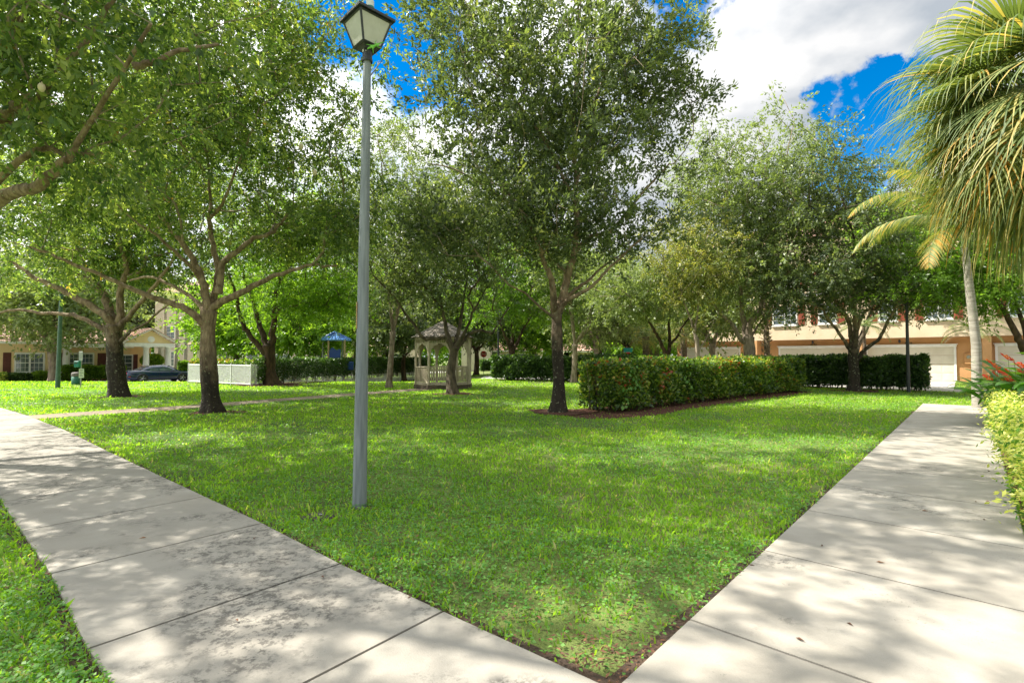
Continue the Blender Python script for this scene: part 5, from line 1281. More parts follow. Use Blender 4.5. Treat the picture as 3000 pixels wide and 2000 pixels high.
for k in range(8):
    a, b = va[k], va[(k+1) % 8]; p = Vector((math.cos(a)*Rc, math.sin(a)*Rc, 0)); q = Vector((math.cos(b)*Rc, math.sin(b)*Rc, 0)); u = (q-p).normalized(); ln = (q-p).length; rz = math.atan2(u.y, u.x); m_ = (p+q)/2
    hd_ = MB(); hd_.box((m_.x, m_.y, 2.62), (ln-.1, .07, .08), rz, .006); hd_.box((m_.x, m_.y, 2.36), (ln-.1, .05, .05), rz, .006)
    for i in range(8): c = p+u*(.12+(ln-.24)*(i+.5)/8); hd_.box((c.x, c.y, 2.48), (.035, .03, .20), rz)
    hd_.build('header', M['wood'], ge)
    for c0, sgn in ((p, 1), (q, -1)):          # curved brackets
        nn_ = Vector((-u.y, u.x, 0))*.022; arc = []
        for i in range(7): t = R(90)*i/6; arc.append(c0+u*sgn*(.40-.34*math.cos(t))*1.0+Vector((0, 0, 2.33-.42+.40*math.sin(t))))
        poly = [c0+u*sgn*.05+Vector((0, 0, 1.80)), c0+u*sgn*.05+Vector((0, 0, 2.335)), c0+u*sgn*.46+Vector((0, 0, 2.335))]
        inner = [c0+u*sgn*(.46-.36*math.sin(R(90)*i/6)*1.0-.0)+Vector((0, 0, 2.27-.45*(1-math.cos(R(90)*i/6)))) for i in range(7)]
        MB().prism([v-nn_ for v in poly[:2]+[poly[2]]+inner], nn_*2).build('bracket', M['wood'], ge)
    if k != open_k:
        rl = MB(); rl.box((m_.x, m_.y, 1.14), (ln-.1, .085, .04), rz, .008); rl.box((m_.x, m_.y, .34), (ln-.1, .05, .05), rz, .006)
        nb = 9
        for i in range(nb): c = p+u*(.1+(ln-.2)*(i+.5)/nb); rl.box((c.x, c.y, .74), (.04, .035, .78), rz)
        rl.build('railing', M['wood'], ge)
rf = MB(); rows_ = 8; z0, z1 = 2.66, 3.50; r0_, r1_ = 1.60, .16; rg = random.Random(3)
for i in range(rows_):
    f0, f1 = i/rows_, (i+1)/rows_
    ra, rb2 = r0_+(r1_-r0_)*f0, r0_+(r1_-r0_)*f1-.04; za, zb_ = z0+(z1-z0)*f0, z0+(z1-z0)*f1+.015
    A_ = OC(ra, za); B_ = OC(rb2, zb_)
    for k in range(8):
        j = (k+1) % 8; ns = max(1, int((A_[k]-A_[j]).length/.17))
        for s_ in range(ns):
            t0, t1_ = s_/ns+.006, (s_+1)/ns-.006; dz = rg.uniform(-.008, .012)
            a1, a2 = A_[k].lerp(A_[j], t0), A_[k].lerp(A_[j], t1_); b1, b2 = B_[k].lerp(B_[j], t0), B_[k].lerp(B_[j], t1_); up = Vector((0, 0, .022+dz))
            rf.prism([a1+up*.4, a2+up*.4, b2, b1], up)
rf.build('roof', M['shingle'], ge, recalc=False)
MB().add(OC(1.55, 2.655)+OC(.12, 3.47), [(i, (i+1) % 8, 8+(i+1) % 8, 8+i) for i in range(8)]+[tuple(range(8, 16))]).build('roof_boards', M['wood_dark'], ge)
MB().lathe((0, 0, 3.46), [(.20, 0), (.22, .03), (.05, .14), (.035, .2), (.06, .24), (.001, .30)], 8, False).build('finial', M['shingle'], ge)

# ================================================================== PLAYGROUND
pY = 38.0; pcx = (981-1500)/F*pY; pz = float(gz(pcx, pY)); pe = empty('play_structure', (pcx, pY, pz), 'blue play structure with a striped blue roof inside the picket fence', 'playground')
zof = lambda py: P(0, py, pY).z-pz
xof = lambda px: (px-1500)/F*pY-pcx
ze, za_ = zof(995), zof(971); hx = [R(-90+30+60*k) for k in range(6)]
mb = MB(); ring = [Vector((math.cos(a)*1.22, math.sin(a)*1.22, ze)) for a in hx]; apx = Vector((0, 0, za_))
mb.add(ring+[apx]+[v-Vector((0, 0, .08)) for v in ring], [(i, (i+1) % 6, 6) for i in range(6)]+[(i, 7+i, 7+(i+1) % 6, (i+1) % 6) for i in range(6)]+[tuple(range(12, 6, -1))])
rf_ = mb.build('roof', M['blue_roof'], pe)
for i in range(6):
    a, b = ring[i], ring[(i+1) % 6]
    for f in (0, .2, .4, .6, .8):
        s = a.lerp(b, f); t_ = apx if f == 0 else apx.lerp(a.lerp(b, .5), .0).lerp(s, .12+.5*abs(f-.5)*.5)
        MB().tube([s+Vector((0, 0, .015)), t_+Vector((0, 0, .02))], .028 if f else .035, 4, smooth=False).build('rib', M['blue'] if f else M['blue_roof'], rf_)
for px, yy, m_ in ((952, -.4, 'steel'), (975.5, -.95, 'tan'), (993, .8, 'steel'), (1016, -.5, 'tan'), (865, -1.0, 'tan'), (841, -.8, 'tan')):
    hgt = ze if px > 900 else 1.25
    MB().tube([(xof(px), yy, -.05), (xof(px), yy, hgt)], .065, 10).build('post', M[m_], pe)
MB().box((xof(985), -.1, .98), (1.9, 1.7, .08), 0, .02).build('deck', M['dark'], pe)
pts = [(xof(979), 1.02)]+[(xof(979)+(xof(1011)-xof(979))*i/10, zof(1029)+.12*math.sin(i/10*math.pi*2.5)+.22*math.sin(i/10*math.pi)) for i in range(11)]+[(xof(1011), 1.02)]
arc = [(xof(995)+.38*math.cos(R(180)*i/8), 1.02+.42*math.sin(R(180)*i/8)) for i in range(9)]
MB().prism([(x, -1.0, z) for x, z in pts+arc], (0, .05, 0)).build('arch_panel', M['blue'], pe)
for dx, dz in ((-.22, .72), (0, .80), (.2, .72)): MB().lathe((0, 0, 0), [(.001, 0), (.06, 0), (.06, .01), (.001, .01)], 10).build('panel_hole', M['white'], pe, (xof(995)+dx, -1.01, 1.0+dz)).rotation_euler = (R(90), 0, 0)
MB().box((xof(1030), -.5, 1.35), (.62, .06, .62), 0, .05).build('side_panel', M['blue'], pe)
MB().prism([(x, -.9, z) for x, z in [(xof(933), 1.05), (xof(934), 1.35), (xof(940), 1.30), (xof(946), 1.45), (xof(952), 1.38), (xof(952), 1.05)]], (0, .05, 0)).build('wave_panel', M['blue'], pe)
hood = MB(); hv = []
for i in range(9):
    t = R(180)*i/8; hv += [(xof(962)-.42*math.cos(t)*.9, -1.35, 1.25+.48*math.sin(t)), (xof(962)-.42*math.cos(t)*.9, -.75, 1.33+.52*math.sin(t))]
hood.add(hv, [(2*i, 2*i+2, 2*i+3, 2*i+1) for i in range(8)], True); hood.build('slide_hood', M['blue_roof'], pe)
sl_ = MB(); sv = []
for i in range(12):
    f = i/11; x = xof(962)-2.3*f; z = 1.0*(1-f)**1.3+.22; y = -1.2-.3*f
    sv += [(x, y-.24, z+.15), (x, y-.22, z), (x, y+.22, z), (x, y+.24, z+.15)]
sl_.add(sv, [(4*i+j, 4*i+4+j, 4*i+5+j, 4*i+1+j) for i in range(11) for j in range(3)], True); sl_.build('slide', M['blue_roof'], pe)
MB().box((xof(854), -.9, .62), (.40, .08, 1.15), 0, .05).build('climbing_panel', M['blue'], pe)
MB().tube([(xof(960), -1.2, 1.4), (xof(960), -1.2, 2.35), (xof(963), -1.1, 2.55), (xof(970), -1.0, 2.6)], .022, 8).build('handrail', M['dark'], pe)

# ================================================================== CAR
def car():
    u = rd_u; c0 = rd_o; zr_ = float(gz(c0.x, c0.y))+.012
    e = empty('parked_car', (c0.x, c0.y, zr_), 'shiny dark blue two-door coupe parked on the road by the yellow house', 'car', rz=math.atan2(u.y, u.x))
    # rear at local x=-? place rear so that the rear wheel centre is seen at px 418
    d = ray(418, 1110); n = rd_n; o = rd_o+rd_n*.95; den = d.x*n.x+d.y*n.y; tt = (o.x*n.x+o.y*n.y)/den; hit = Vector((d.x*tt, d.y*tt)); xr = (hit-rd_o).dot(u)
    e.location = (c0.x+u.x*(xr+1.48), c0.y+u.y*(xr+1.48), zr_)
    W = .93
    # stations: x, sill z, belt z, belt half width
    st = [(-2.50, .42, .86, .70), (-2.44, .30, .97, .82), (-2.1, .24, 1.00, .90), (-1.48, .22, 1.00, .94), (-.9, .22, .96, .93), (0, .22, .93, .92), (.8, .22, .93, .92), (1.2, .22, .92, .92), (1.9, .24, .88, .90), (2.35, .28, .82, .84), (2.50, .40, .72, .72)]
    vs = []
    for x, s, b, w_ in st:
        vs += [(x, -w_*.90, s), (x, -w_, s+.14), (x, -w_*1.0, (s+b)/2+.04), (x, -w_*.97, b-.10), (x, -w_*.88, b), (x, 0, b+.035), (x, w_*.88, b), (x, w_*.97, b-.10), (x, w_, (s+b)/2+.04), (x, w_, s+.14), (x, w_*.90, s)]
    m_ = 11; fs = []
    for i in range(len(st)-1):
        for j in range(m_-1): fs.append((i*m_+j, i*m_+j+1, i*m_+m_+j+1, i*m_+m_+j))
        fs.append((i*m_+m_-1, i*m_, i*m_+m_, i*m_+2*m_-1))
    fs += [tuple(range(m_)), tuple(range((len(st)-1)*m_+m_-1, (len(st)-1)*m_-1, -1))]
    MB().add(vs, fs, True).build('body', M['carpaint'], e)
    gh = [(-1.75, .97, .97, .80, .80), (-1.15, .95, 1.27, .82, .66), (-.70, .94, 1.40, .83, .62), (-.1, .92, 1.44, .83, .61), (.35, .92, 1.42, .83, .61), (.75, .92, 1.24, .83, .66), (1.30, .93, .95, .82, .80)]
    vs = []
    for x, b, r, wb, wt in gh: vs += [(x, -wb, b), (x, -(wb+wt)/2-.015, (b+r)/2), (x, -wt, r-.03), (x, -wt*.8, r), (x, 0, r+.02), (x, wt*.8, r), (x, wt, r-.03), (x, (wb+wt)/2+.015, (b+r)/2), (x, wb, b)]
    m_ = 9; fs = [(i*m_+j, i*m_+j+1, i*m_+m_+j+1, i*m_+m_+j) for i in range(len(gh)-1) for j in range(m_-1)]
    MB().add(vs, fs, True).build('roof', M['carpaint'], e)
    for sg in (-1, 1):
        def pt(x, f, out=.012):    # side glass point at height fraction f
            for a, b in zip(gh, gh[1:]):
                if a[0] <= x <= b[0]:
                    t = (x-a[0])/(b[0]-a[0]); g_ = [a[k]+(b[k]-a[k])*t for k in range(5)]; z = g_[1]+(g_[2]-.05-g_[1])*f; return (x, sg*(g_[3]+(g_[4]-g_[3])*f+out+.015*(1-abs(2*f-1))), z)
        def pane(x0, x1, tl, tr): 
            N_ = 6; lo = [pt(x0+(x1-x0)*i/N_, .06) for i in range(N_+1)]; hi = [pt(x0+tl+(x1-tr-x0-tl)*i/N_, .90) for i in range(N_+1)]
            md = [tuple((Vector(a)+Vector(b))/2+Vector((0, sg*.010, 0))) for a, b in zip(lo, hi)]
            f_ = [(i, i+1, N_+2+i, N_+1+i) for i in range(N_)]+[(N_+1+i, N_+2+i, 2*N_+3+i, 2*N_+2+i) for i in range(N_)]
            MB().add(lo+md+hi, f_, True).build('side_window', M['glass'], e)
        pane(-1.02, -.30, .34, 0); pane(-.24, .98, 0, .48)
        MB().box((.72, sg*.96, 1.0), (.18, .14, .12), 0, .03).build('mirror', M['carpaint'], e)
        MB().box((-.10, sg*.935, .80), (.18, .02, .03), 0, .006).build('door_handle', M['carpaint'], e)
        MB().box((-2.36, sg*.86, .52), (.16, .03, .05), R(8)*sg, .008).build('side_marker', M['red'], e)
        MB().box((-.27, sg*.935, .58), (.012, .01, .62), 0).build('door_seam', M['ink'], e)
        for x in (-1.48, 1.47):
            wl = bpy.data.objects.new('wheel', None); COL.objects.link(wl); wl.parent = e; wl.location = (x, sg*.865, .35); wl.rotation_euler = (-R(90)*sg, 0, 0)
            MB().lathe((0, 0, -.12), [(.24, 0), (.33, 0), (.35, .03), (.35, .2), (.33, .235), (.26, .24), (.24, .20)], 28).build('tyre', M['tyre'], wl)
            rm = MB().lathe((0, 0, -.10), [(.001, .04), (.24, .04)], 20); rm.lathe((0, 0, -.1), [(.245, 0), (.262, .205), (.24, .215), (.235, .15)], 28)
            rm.build('rim', M['dark'], wl)
            sp2 = MB()
            for k in range(5):
                a = R(72*k)
                for da in (-.18, .18): sp2.tube([(math.cos(a)*.05, math.sin(a)*.05, .105), (math.cos(a+da)*.25, math.sin(a+da)*.25, .10)], [.022, .018], 5)
            sp2.lathe((0, 0, .08), [(.001, .045), (.055, .04), (.06, 0)], 12); sp2.lathe((0, 0, .08), [(.238, .02), (.262, .035), (.262, .0)], 28); sp2.build('spokes', M['rim'], wl)
            arc_ = [(math.cos(R(t))*.40, math.sin(R(t))*.40) for t in range(-5, 190, 13)]
            MB().tube([(x+a, sg*.915, .36+b) for a, b in arc_], .028, 6).build('wheel_arch', M['carpaint'], e)
            MB().lathe((0, 0, 0), [(.001, 0), (.385, 0), (.385, .06), (.001, .06)], 24).build('wheel_well', M['ink'], e, (x, sg*.885, .36)).rotation_euler = (-R(90)*sg, 0, 0)
    MB().box((-2.49, 0, .80), (.06, 1.35, .14), 0, .02).build('tail_light_bar', M['red'], e)
    rw = [pt_ for pt_ in ((-1.62, -.66, 1.035), (-1.62, .66, 1.035), (-.86, .52, 1.385), (-.86, -.52, 1.385))]
    MB().prism([Vector(v)+Vector((-.02, 0, .03)) for v in rw], (.01, 0, -.01)).build('rear_window', M['glass'], e)
    fw = [(1.22, -.68, .99), (1.22, .68, .99), (.50, .54, 1.385), (.50, -.54, 1.385)]
    MB().prism([Vector(v)+Vector((.02, 0, .03)) for v in fw], (-.01, 0, -.01)).build('windscreen', M['glass'], e)
    MB().tube([(-1.25, 0, 1.28), (-1.36, 0, 1.40)], [.03, .012], 5).build('antenna', M['carpaint'], e)
car()

# ================================================================== BUILDINGS
class Fac:
    """a facade: origin O, direction u (to the right), outward normal n (towards the lawn)"""
    def __init__(s, O, u, z0): s.O = Vector(O); s.u = Vector(u).normalized(); s.n = Vector((s.u.y, -s.u.x)); s.z0 = z0
    def t(s, px, off=0.0):
        d = ray(px, 1045); o = s.O+s.n*off; den = d.x*s.n.x+d.y*s.n.y; k = (o.x*s.n.x+o.y*s.n.y)/den; return (Vector((d.x*k, d.y*k))-o).dot(s.u)
    def z(s, px, py, off=0.0):
        d = ray(px, py); o = s.O+s.n*off; den = d.x*s.n.x+d.y*s.n.y; k = (o.x*s.n.x+o.y*s.n.y)/den; return EYE+d.z*k-s.z0
    def root(s, name, label, cat='house', group=None): return empty(name, (s.O.x, s.O.y, s.z0), label, cat, group)
    def fr(s, mb): return mb.frame((0, 0, 0), s.u, s.n)
def window(f, root, x, z, w_, h, off=0.0, grid=(2, 2), frame=.06, m='white', sill=True, double=False):
    mb = MB(); y = off+.03
    for dz in (-h/2, h/2): mb.box((x, y, z+dz), (w_+frame*2, .07, frame*1.6))
    for dx in (-w_/2-frame/2, w_/2+frame/2): mb.box((x+dx, y, z), (frame*1.3, .066, h))
    if double: mb.box((x, y, z), (frame*1.4, .062, h))
    mb.box((x, y-.004, z), (w_, .05, frame*.7))
    nx, nz = grid; nx = nx*2 if double else nx
    for i in range(1, nx): mb.box((x-w_/2+w_*i/nx, y-.012, z), (.022, .03, h))
    for i in range(1, nz*2):
        if i != nz: mb.box((x, y-.012, z-h/2+h*i/(nz*2)), (w_, .026, .022))
    if sill: mb.box((x, y+.03, z-h/2-frame*1.4), (w_+.25, .14, .07))
    wd_ = f.fr(mb).build('window', M[m], root)
    f.fr(MB().box((x, off+.008, z), (w_, .012, h))).build('pane', M['glass'], wd_)
    return wd_
def shutter(f, root, x, z, w_, h, off, m):
    mb = MB().box((x, off+.025, z), (w_, .05, h), 0, .008)
    for k in range(int(h/.09)): mb.box((x, off+.053, z-h/2+.06+k*.09), (w_*.74, .012, .055))
    f.fr(mb).build('shutter', M[m], root)
def tiled_roof(f, root, x0, x1, y0, y1, z0, z1, mname='tile', hipl=0.0, hipr=0.0, name='roof', tile=.33):
    """slope from eave (y0, z0) up to ridge (y1, z1), with courses of barrel tiles"""
    mb = MB(); ln = math.hypot(y1-y0, z1-z0); nr = max(3, int(ln/.40)); sgn = -1 if y1 < y0 else 1
    for r_i in range(nr):
        f0, f1 = r_i/nr, (r_i+1)/nr; ya, yb = y0+(y1-y0)*f0, y0+(y1-y0)*f1; za, zb_ = z0+(z1-z0)*f0+.06, z0+(z1-z0)*f1+.02
        xa, xb = x0+hipl*f0, x1-hipr*f0; xa2, xb2 = x0+hipl*f1, x1-hipr*f1
        nc = max(2, int((xb-xa)/tile)); V = []; F_ = []
        for c in range(nc*4+1):
            q = c/(nc*4); bz = .05*abs(math.sin(math.pi*c/4))
            V += [(xa+(xb-xa)*q, ya, za+bz), (xa2+(xb2-xa2)*q, yb, zb_+bz*.8)]
        k = len(V)
        F_ = [(2*i, 2*i+2, 2*i+3, 2*i+1) for i in range(nc*4)]
        V += [(xa, ya, za-.06), (xb, ya, za-.06)]
        mb.add(V, F_, False)
        mb.add([V[0], V[2*nc*4], (xb, ya, za-.07), (xa, ya, za-.07)], [(0, 1, 2, 3)])
    return f.fr(mb).build(name, M[mname], root, recalc=False)

# ---- garage building (three storeys)
wO = Vector((24.9, 36.5)); wu = Vector((14.8, 47.0))-Vector((30.8, 31.3)); wu = -wu.normalized()
gf = Fac(wO, wu, 0.0); gr = gf.root('townhouse', 'long peach three-storey townhouse block with ochre ground floor and garage doors', 'building')
tL = gf.t(1971); tR = tL+62; RC = -.85; HF = 2.97; HE = 10.6
mb = MB(); mb.box(((tL+tR)/2, -5.0, (HF+HE)/2), (tR-tL, 10, HE-HF)); gf.fr(mb).build('upper_wall', M['peach'], gr)
mb = MB(); mb.box(((tL+tR)/2, -5.4, HF/2-.03), (tR-tL-.01, 9.1, HF+.05)); gf.fr(mb).build('ground_floor_wall', M['orange'], gr)
gf.fr(MB().box(((tL+tR)/2, .03, 6.35), (tR-tL, .08, .16))).build('string_course', M['white'], gr)
gf.fr(MB().box(((tL+tR)/2, .05, HE-.12), (tR-tL+.3, .35, .22), 0, .03)).build('cornice', M['white'], gr)
tiled_roof(gf, gr, tL-.5, tL+24, .6, -5, HE, HE+2.4)
tiled_roof(gf, gr, tL-.5, tL+24, -10.6, -5, HE, HE+2.4)
gf.fr(MB().prism([(tL+.02, 0, HE), (tL+.02, -10, HE), (tL+.02, -5, HE+2.3)], (.2, 0, 0))).build('gable_wall', M['peach'], gr)
def garage(px0, px1, w_=None, ligh=None):
    a = gf.t(px0, RC); b = gf.t(px1, RC) if px1 else a+5.2; x = (a+b)/2; W_ = b-a-.3
    hdr = MB().box((x, RC+.06, 2.40), (b-a, .14, .14), 0, .02); hdr.box((x, RC+.10, 2.495), (b-a+.12, .22, .05), 0, .01); hdr.box((x-W_/2-.06, RC+.04, 1.17), (.12, .09, 2.32)); hdr.box((x+W_/2+.06, RC+.04, 1.17), (.12, .09, 2.32)); hdr.box((x, RC+.15, 2.42), (.16, .06, .20), 0, .01)
    gf.fr(hdr).build('garage_door_trim', M['white'], gr)
    d = MB()
    for r_i in range(4):
        z = .02+.58*(r_i+.5); d.box((x, RC+.028, z), (W_, .05, .565), 0, .006)
        for c in range(8): 
            d.box((x-W_/2+W_*(c+.5)/8, RC+.056, z), (W_/8-.12, .012, .40), 0, .004)
    gf.fr(d).build('garage_door', M['cream'], gr)
    return x
x1_ = garage(2000, 2171); x2_ = garage(2281, None); x3_ = garage(2536, 2804); x4_ = garage(2914, None)
for px in (2216, 2519, 2893):
    x = gf.t(px, -.4); gf.fr(MB().box((x, -.40, HF/2-.01), (.42, .86, HF-.01), 0, .01)).build('pillar', M['orange'], gr)
def wall_lamp(x, z):
    m = MB().lathe((x, RC+.14, z), [(.001, -.13), (.06, -.10), (.075, .05), (.05, .10), (.001, .13)], 10); m.box((x, RC+.04, z), (.09, .09, .13), 0, .01); gf.fr(m).build('wall_lamp', M['dark'], gr)
wall_lamp(gf.t(1995, RC), 2.05); wall_lamp(gf.t(2383, RC), 2.78); wall_lamp(gf.t(2637, RC), 2.74)
u3 = Vector((wu.x, wu.y, 0)); n3 = Vector((gf.n.x, gf.n.y, 0))
for txt, px in (('4632', 2384), ('4628', 2662)):
    t_ = gf.t(px, RC); text_mesh('house_number', txt, .22, basis(u3*t_+n3*(RC+.012)+Vector((0, 0, 2.60)), u3, (0, 0, 1)), M['ink'], gr, .004)
# electric meter
tm = gf.t(2839, RC); mm_ = gf.fr(MB().box((tm, RC+.07, 1.55), (.42, .14, .7), 0, .02)).build('meter_box', M['orange'], gr)
m = MB().lathe((0, 0, 0), [(.001, .06), (.10, .05), (.12, 0)], 14); me_ = m.build('meter_dial', M['steel'], mm_, u3*tm+n3*(RC+.14)+Vector((0, 0, 1.65))); me_.rotation_euler = n3.to_track_quat('Z', 'Y').to_euler()
for (pa, pb, sh) in ((2716, 2790, 1), (2580, 2628, 1), (2962, 3030, 1), (2403, 2450, 1), (2268, 2335, 1), (2120, 2180, 1)):
    a, b = gf.t(pa), gf.t(pb); x = (a+b)/2; w_ = (b-a)
    zt_, zs = gf.z((pa+pb)/2, 853 if pa > 2500 else 880), gf.z((pa+pb)/2, 925 if pa > 2500 else 935)
    zs = 4.15; h = 1.45
    window(gf, gr, x, zs+h/2, w_, h, 0, (2, 2), double=w_ > 1.2); window(gf, gr, x, 7.2+h/2, w_, h, 0, (2, 2), double=w_ > 1.2)
    for q in (a-.36, b+.36): shutter(gf, gr, q, zs+h/2, .42, h+.1, 0, 'shutter_red'); shutter(gf, gr, q, 7.2+h/2, .42, h+.1, 0, 'shutter_red')
for k in range(5):
    x = gf.t(2962)+5+k*3.6; window(gf, gr, x, 4.9, 1.4, 1.45, 0, (2, 2)); window(gf, gr, x, 7.9, 1.4, 1.45, 0, (2, 2))
# grass island by the driveway
isl = [Gp(2795, 1141), Gp(2800, 1117), Gp(2868, 1113), Gp(2905, 1128), Gp(2900, 1142)]
sheet('grass_island', isl, M['lawn'], .02, res=2)
g = np.random.default_rng(8); q = np.array(isl); lo, hi = q.min(0), q.max(0); xx = g.uniform(lo[0], hi[0], 14000); yy = g.uniform(lo[1], hi[1], 14000); kk = pip(xx, yy, isl); xx, yy = xx[kk], yy[kk]; n = len(xx)
an = g.uniform(0, 6.28, n); d = np.stack([np.cos(an)*.6, np.sin(an)*.6, np.ones(n)], 1); leaf_obj('grass_on_island', np.stack([xx, yy, np.full(n, .02)], 1), d, np.stack([np.cos(an), np.sin(an), np.zeros(n)], 1), g.uniform(.05, .1, n), np.full(n, .02), g.random(n)*.8, M['grass'], None)
tag(bpy.data.objects['grass_on_island'], 'small patch of grass between the driveway and the garage shrub', 'grass', kind='stuff')
# far grass tufts on the verge by the car road and round the stop sign
gx, gy = [], []
for poly, cnt in (([rdp(-14, 2.0), rdp(25, 2.0), rdp(25, 7), rdp(-14, 7)], 14000), ([rdp(-14, -3.0), rdp(25, -3.0), rdp(25, -4.9), rdp(-14, -4.9)], 5000), ([(-5.5, 45), (2, 46.3), (4, 47.5), (-6, 46.8)], 1500)):
    q = np.array(poly); lo, hi = q.min(0), q.max(0); xx = g.uniform(lo[0], hi[0], cnt*2); yy = g.uniform(lo[1], hi[1], cnt*2); kk = pip(xx, yy, poly); gx.append(xx[kk]); gy.append(yy[kk])
gx, gy = np.concatenate(gx), np.concatenate(gy); n = len(gx); an = g.uniform(0, 6.28, n); d = np.stack([np.cos(an)*.6, np.sin(an)*.6, np.ones(n)], 1)
leaf_obj('verge_grass', np.stack([gx, gy, gz(gx, gy)], 1), d, np.stack([np.cos(an), np.sin(an), np.zeros(n)], 1), g.uniform(.06, .15, n), np.full(n, .045), g.random(n)*.9, M['grass'], None)
tag(bpy.data.objects['verge_grass'], 'grass verge along the road beyond the lawn', 'grass', kind='stuff')

# ---- yellow house with gabled porch
hO = Vector((-40.6, 46.0)); z0 = -.45
hf = Fac(hO, rd_u, z0); hr = hf.root('yellow_house', 'yellow one-storey house with clay tile roof, maroon shutters and columned porch', 'house')
Hh = hf.z(100, 1003); zL = hf.z(0, 1003)
xe = hf.t(156); xl = xe-15; xr2 = hf.t(372); xp0, xp1 = hf.t(361, 2.6), hf.t(508, 2.6)
Hw = hf.z(90, 1005)
hf.fr(MB().box(((xl+xe)/2, -5, Hw/2-.15), (xe-xl, 10, Hw+.3))).build('wall', M['yellow'], hr)
hf.fr(MB().box(((xe+xr2)/2+.3, -6.2, Hw/2-.155), (xr2-xe+.6, 10, Hw+.29))).build('wall', M['yellow'], hr)
hf.fr(MB().box(((xr2+xp1)/2+.2, -6.0, Hw/2-.16), (xp1-xr2-.6, 6, Hw+.28))).build('porch_wall', M['yellow'], hr)
hf.fr(MB().box(((xl+xe)/2, .45, Hw+.02), (xe-xl+.5, .12, .20))).build('gutter', M['white'], hr)
hf.fr(MB().box(((xe+xr2)/2+.3, .05, Hw-.10), (xr2-xe+.4, .30, .42), 0, .02)).build('porch_beam', M['white'], hr)
tiled_roof(hf, hr, xl-.5, xe+.7, .5, -5.5, Hw+.05, Hw+3.1, hipr=4.0); tiled_roof(hf, hr, xe-.6, xr2+1.0, .25, -5.5, Hw+.06, Hw+2.7, hipr=1.5)
hf.fr(MB().tube([(xe+.7, .5, Hw+.16), (xe-3.3, -5.5, Hw+3.2)], .09, 6)).build('hip_ridge', M['tile'], hr)
a, b = hf.t(47), hf.t(127); window(hf, hr, (a+b)/2, 1.60, b-a, 1.62, 0, (3, 2), .09, 'white', True, True)
shutter(hf, hr, a-.55, 1.60, .50, 1.75, 0, 'shutter'); shutter(hf, hr, b+.62, 1.60, .50, 1.75, 0, 'shutter')
o_ = -1.2; a, b = hf.t(204, o_), hf.t(272, o_); window(hf, hr, (a+b)/2, 1.55, b-a, 1.75, o_, (3, 2), .09, 'white', False, True)
shutter(hf, hr, a-.55, 1.6, .5, 1.75, o_, 'shutter'); shutter(hf, hr, b+.60, 1.6, .5, 1.75, o_, 'shutter'); q = hf.t(309, o_); shutter(hf, hr, q, 1.6, .5, 1.75, o_, 'shutter')
a, b = hf.t(362, o_), hf.t(386, o_); window(hf, hr, (a+b)/2-.2, 1.5, 1.1, 1.6, o_, (2, 2), .08, 'white', False); shutter(hf, hr, b+.25, 1.5, .5, 1.7, o_, 'shutter')
def column(px, off, r=.24, zt=None, base_h=.75):
    x = hf.t(px, off); zt = zt or Hw-.35; m = MB().lathe((x, off, 0), [(r*1.25, -.3), (r*1.25, base_h), (r*1.1, base_h+.02), (r, base_h+.12), (r*.86, zt-.22), (r*1.05, zt-.18), (r*1.05, zt-.10)], 18); m.box((x, off, zt-.05), (r*2.5, r*2.5, .10)); m.box((x, off, base_h/2-.15), (r*2.7, r*2.7, base_h+.3), 0, .01)
    hf.fr(m).build('column', M['white'], hr)
column(193, .05, .27)
PO = 2.6; hp2 = hf.z(440, 1014, PO)
for px in (428, 493, ): column(px, PO, .26, hp2)
column(471, PO-2.2, .26, hp2)
hf.fr(MB().box(((xp0+xp1)/2, PO, hp2+.12), (xp1-xp0, .50, .36), 0, .02)).build('porch_beam', M['white'], hr)
xm = (xp0+xp1)/2+.1; hA = hf.z(440, 968, PO)
hf.fr(MB().prism([(xp0+.1, PO+.12, hp2+.3), (xp1-.1, PO+.12, hp2+.3), (xm, PO+.12, hA)], (0, -.25, 0))).build('gable_wall', M['yellow'], hr)
ov = .45
for sgn, xa in ((-1, xp0-ov), (1, xp1+ov)):
    zz0 = hp2+.30-ov*.45
    hf.fr(MB().prism([(xa, PO+.42, zz0), (xm, PO+.42, hA+.06), (xm, PO+.42, hA+.26), (xa, PO+.42, zz0+.20)], (0, -.12, 0))).build('gable_trim', M['white'], hr)
    mbr = MB(); nt_ = 14
    for k in range(nt_):
        f0, f1 = k/nt_, (k+1)/nt_; A = (xa+(xm-xa)*f0, zz0+.22+(hA+.04-zz0)*f0); B = (xa+(xm-xa)*f1, zz0+.20+(hA+.04-zz0)*f1)
        mbr.add([(A[0], PO+.5, A[1]+.04), (A[0], -5, A[1]+.04), (B[0], -5, B[1]), (B[0], PO+.5, B[1]), (A[0], PO+.5, A[1]-.03), (B[0], PO+.5, B[1]-.07)], [(0, 1, 2, 3), (0, 3, 5, 4)])
    hf.fr(mbr).build('roof', M['tile'], hr, recalc=False)
mdl = MB().lathe((0, 0, 0), [(.001, .03), (.24, .03), (.30, 0)], 20).build('round_vent', M['white'], hr, Vector((hf.u.x*xm+hf.n.x*(PO+.13), hf.u.y*xm+hf.n.y*(PO+.13), hA-.85))); mdl.rotation_euler = Vector((hf.n.x, hf.n.y, 0)).to_track_quat('Z', 'Y').to_euler()
hf.fr(MB().box(((xp0+xp1)/2, 1.2, -.05), (xp1-xp0, 3.2, .3))).build('porch_floor', M['asphalt'], hr)

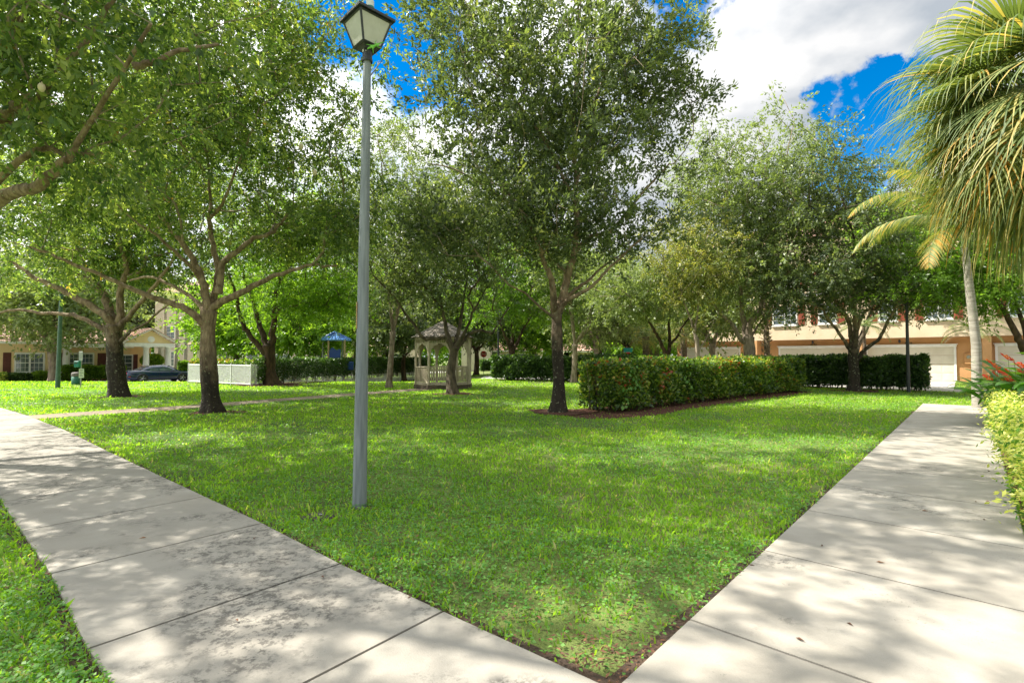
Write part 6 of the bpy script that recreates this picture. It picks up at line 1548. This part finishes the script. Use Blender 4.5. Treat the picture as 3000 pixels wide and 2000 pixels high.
# ---- houses behind
def simple_house(px0, px1, Y, pytop, label, wins=(), mname='beige', roof='hip', ridge=2.2, depth=9, arch=None, name='house', z0=0.0, yaw=0.0, eav=.5, trimc='white'):
    f = Fac(Vector(((px0-1500)/F*Y, Y)), Vector((math.cos(yaw), math.sin(yaw))), z0); e = f.root(name, label)
    x0, x1 = 0, f.t(px1); h = f.z((px0+px1)/2, pytop)
    if arch:
        ac, aw, ah = arch; xc = f.t(ac); wv = MB()
        n_ = 10; ap_ = [(xc+aw/2*math.cos(R(180)*i/n_), ah-.35+.5*math.sin(R(180)*i/n_)) for i in range(n_+1)]
        wv.prism([(x0, 0, -.1), (x0, 0, h), (x1, 0, h), (x1, 0, -.1), (xc+aw/2, 0, -.1)]+[(a, 0, b) for a, b in ap_]+[(xc-aw/2, 0, -.1)], (0, -.3, 0)); f.fr(wv).build('arched_wall', M[mname], e)
        f.fr(MB().box(((x0+x1)/2, -depth/2-1.2, h/2-.1), (x1-x0-.02, depth-2, h+.18))).build('wall', M[mname], e)
        f.fr(MB().lathe((xc+aw/2-.25, -.5, 0), [(.2, 0), (.17, .3), (.15, ah-.6), (.22, ah-.5)], 12)).build('column', M['white'], e)
    else: f.fr(MB().box(((x0+x1)/2, -depth/2, h/2-.1), (x1-x0, depth, h+.2))).build('wall', M[mname], e)
    f.fr(MB().box(((x0+x1)/2, .25, h+.0), (x1-x0+eav, .5, .16))).build('eave', M[trimc], e)
    if roof == 'hip': tiled_roof(f, e, x0-eav, x1+eav, eav, -depth/2, h+.08, h+ridge, hipl=min(ridge*1.4, (x1-x0)/2.2), hipr=min(ridge*1.4, (x1-x0)/2.2))
    else: tiled_roof(f, e, x0-eav, x1+eav, eav, -depth/2, h+.08, h+ridge)
    tiled_roof(f, e, x0-eav, x1+eav, -depth-eav, -depth/2, h+.08, h+ridge, hipl=ridge*1.3 if roof == 'hip' else 0, hipr=ridge*1.3 if roof == 'hip' else 0)
    for px, z, w_, hh_ in wins: window(f, e, f.t(px), z, w_, hh_, 0, (2, 2), .08)
    return f, e
simple_house(452, 612, 66, 860, 'tall two-storey pale beige house behind the porch and thin palms', ((499, 1.8, 1.0, 1.9), (499, 5.2, 1.0, 1.6), (560, 5.2, 1.4, 1.4)), z0=-.4)
simple_house(566, 640, 60, 1012, 'low beige garage wing with a tile roof behind the fence', (), roof='gable', ridge=2.0, z0=-.4)
simple_house(636, 905, 58, 1018, 'long beige house with white-framed windows left of the playground', ((655, 1.5, 1.0, 1.9), (822, 1.45, 2.2, 1.6), (740, 1.5, 1.2, 1.6)), z0=-.3)
simple_house(925, 1190, 60, 1022, 'cream house with an arched porch behind the play structure', ((945, 1.6, 1.2, 1.6), (1160, 1.6, 1.2, 1.5)), arch=(1085, 4.6, 2.6), mname='beige', z0=-.3)
simple_house(1352, 1436, 66, 985, 'pale beige wall of a house left of the stop sign', (), z0=-.2, roof='hip')
simple_house(1432, 1590, 72, 1028, 'beige house with dark gridded windows behind the stop sign', ((1441, 1.5, 2.2, 2.2), (1512, 1.6, 2.6, 1.5), (1560, 1.6, 1.4, 1.5)), z0=-.2)
simple_house(1652, 1730, 70, 1030, 'small house with a dark archway seen between the oak trunk and slim tree', (), arch=(1672, 2.2, 2.3), z0=0)
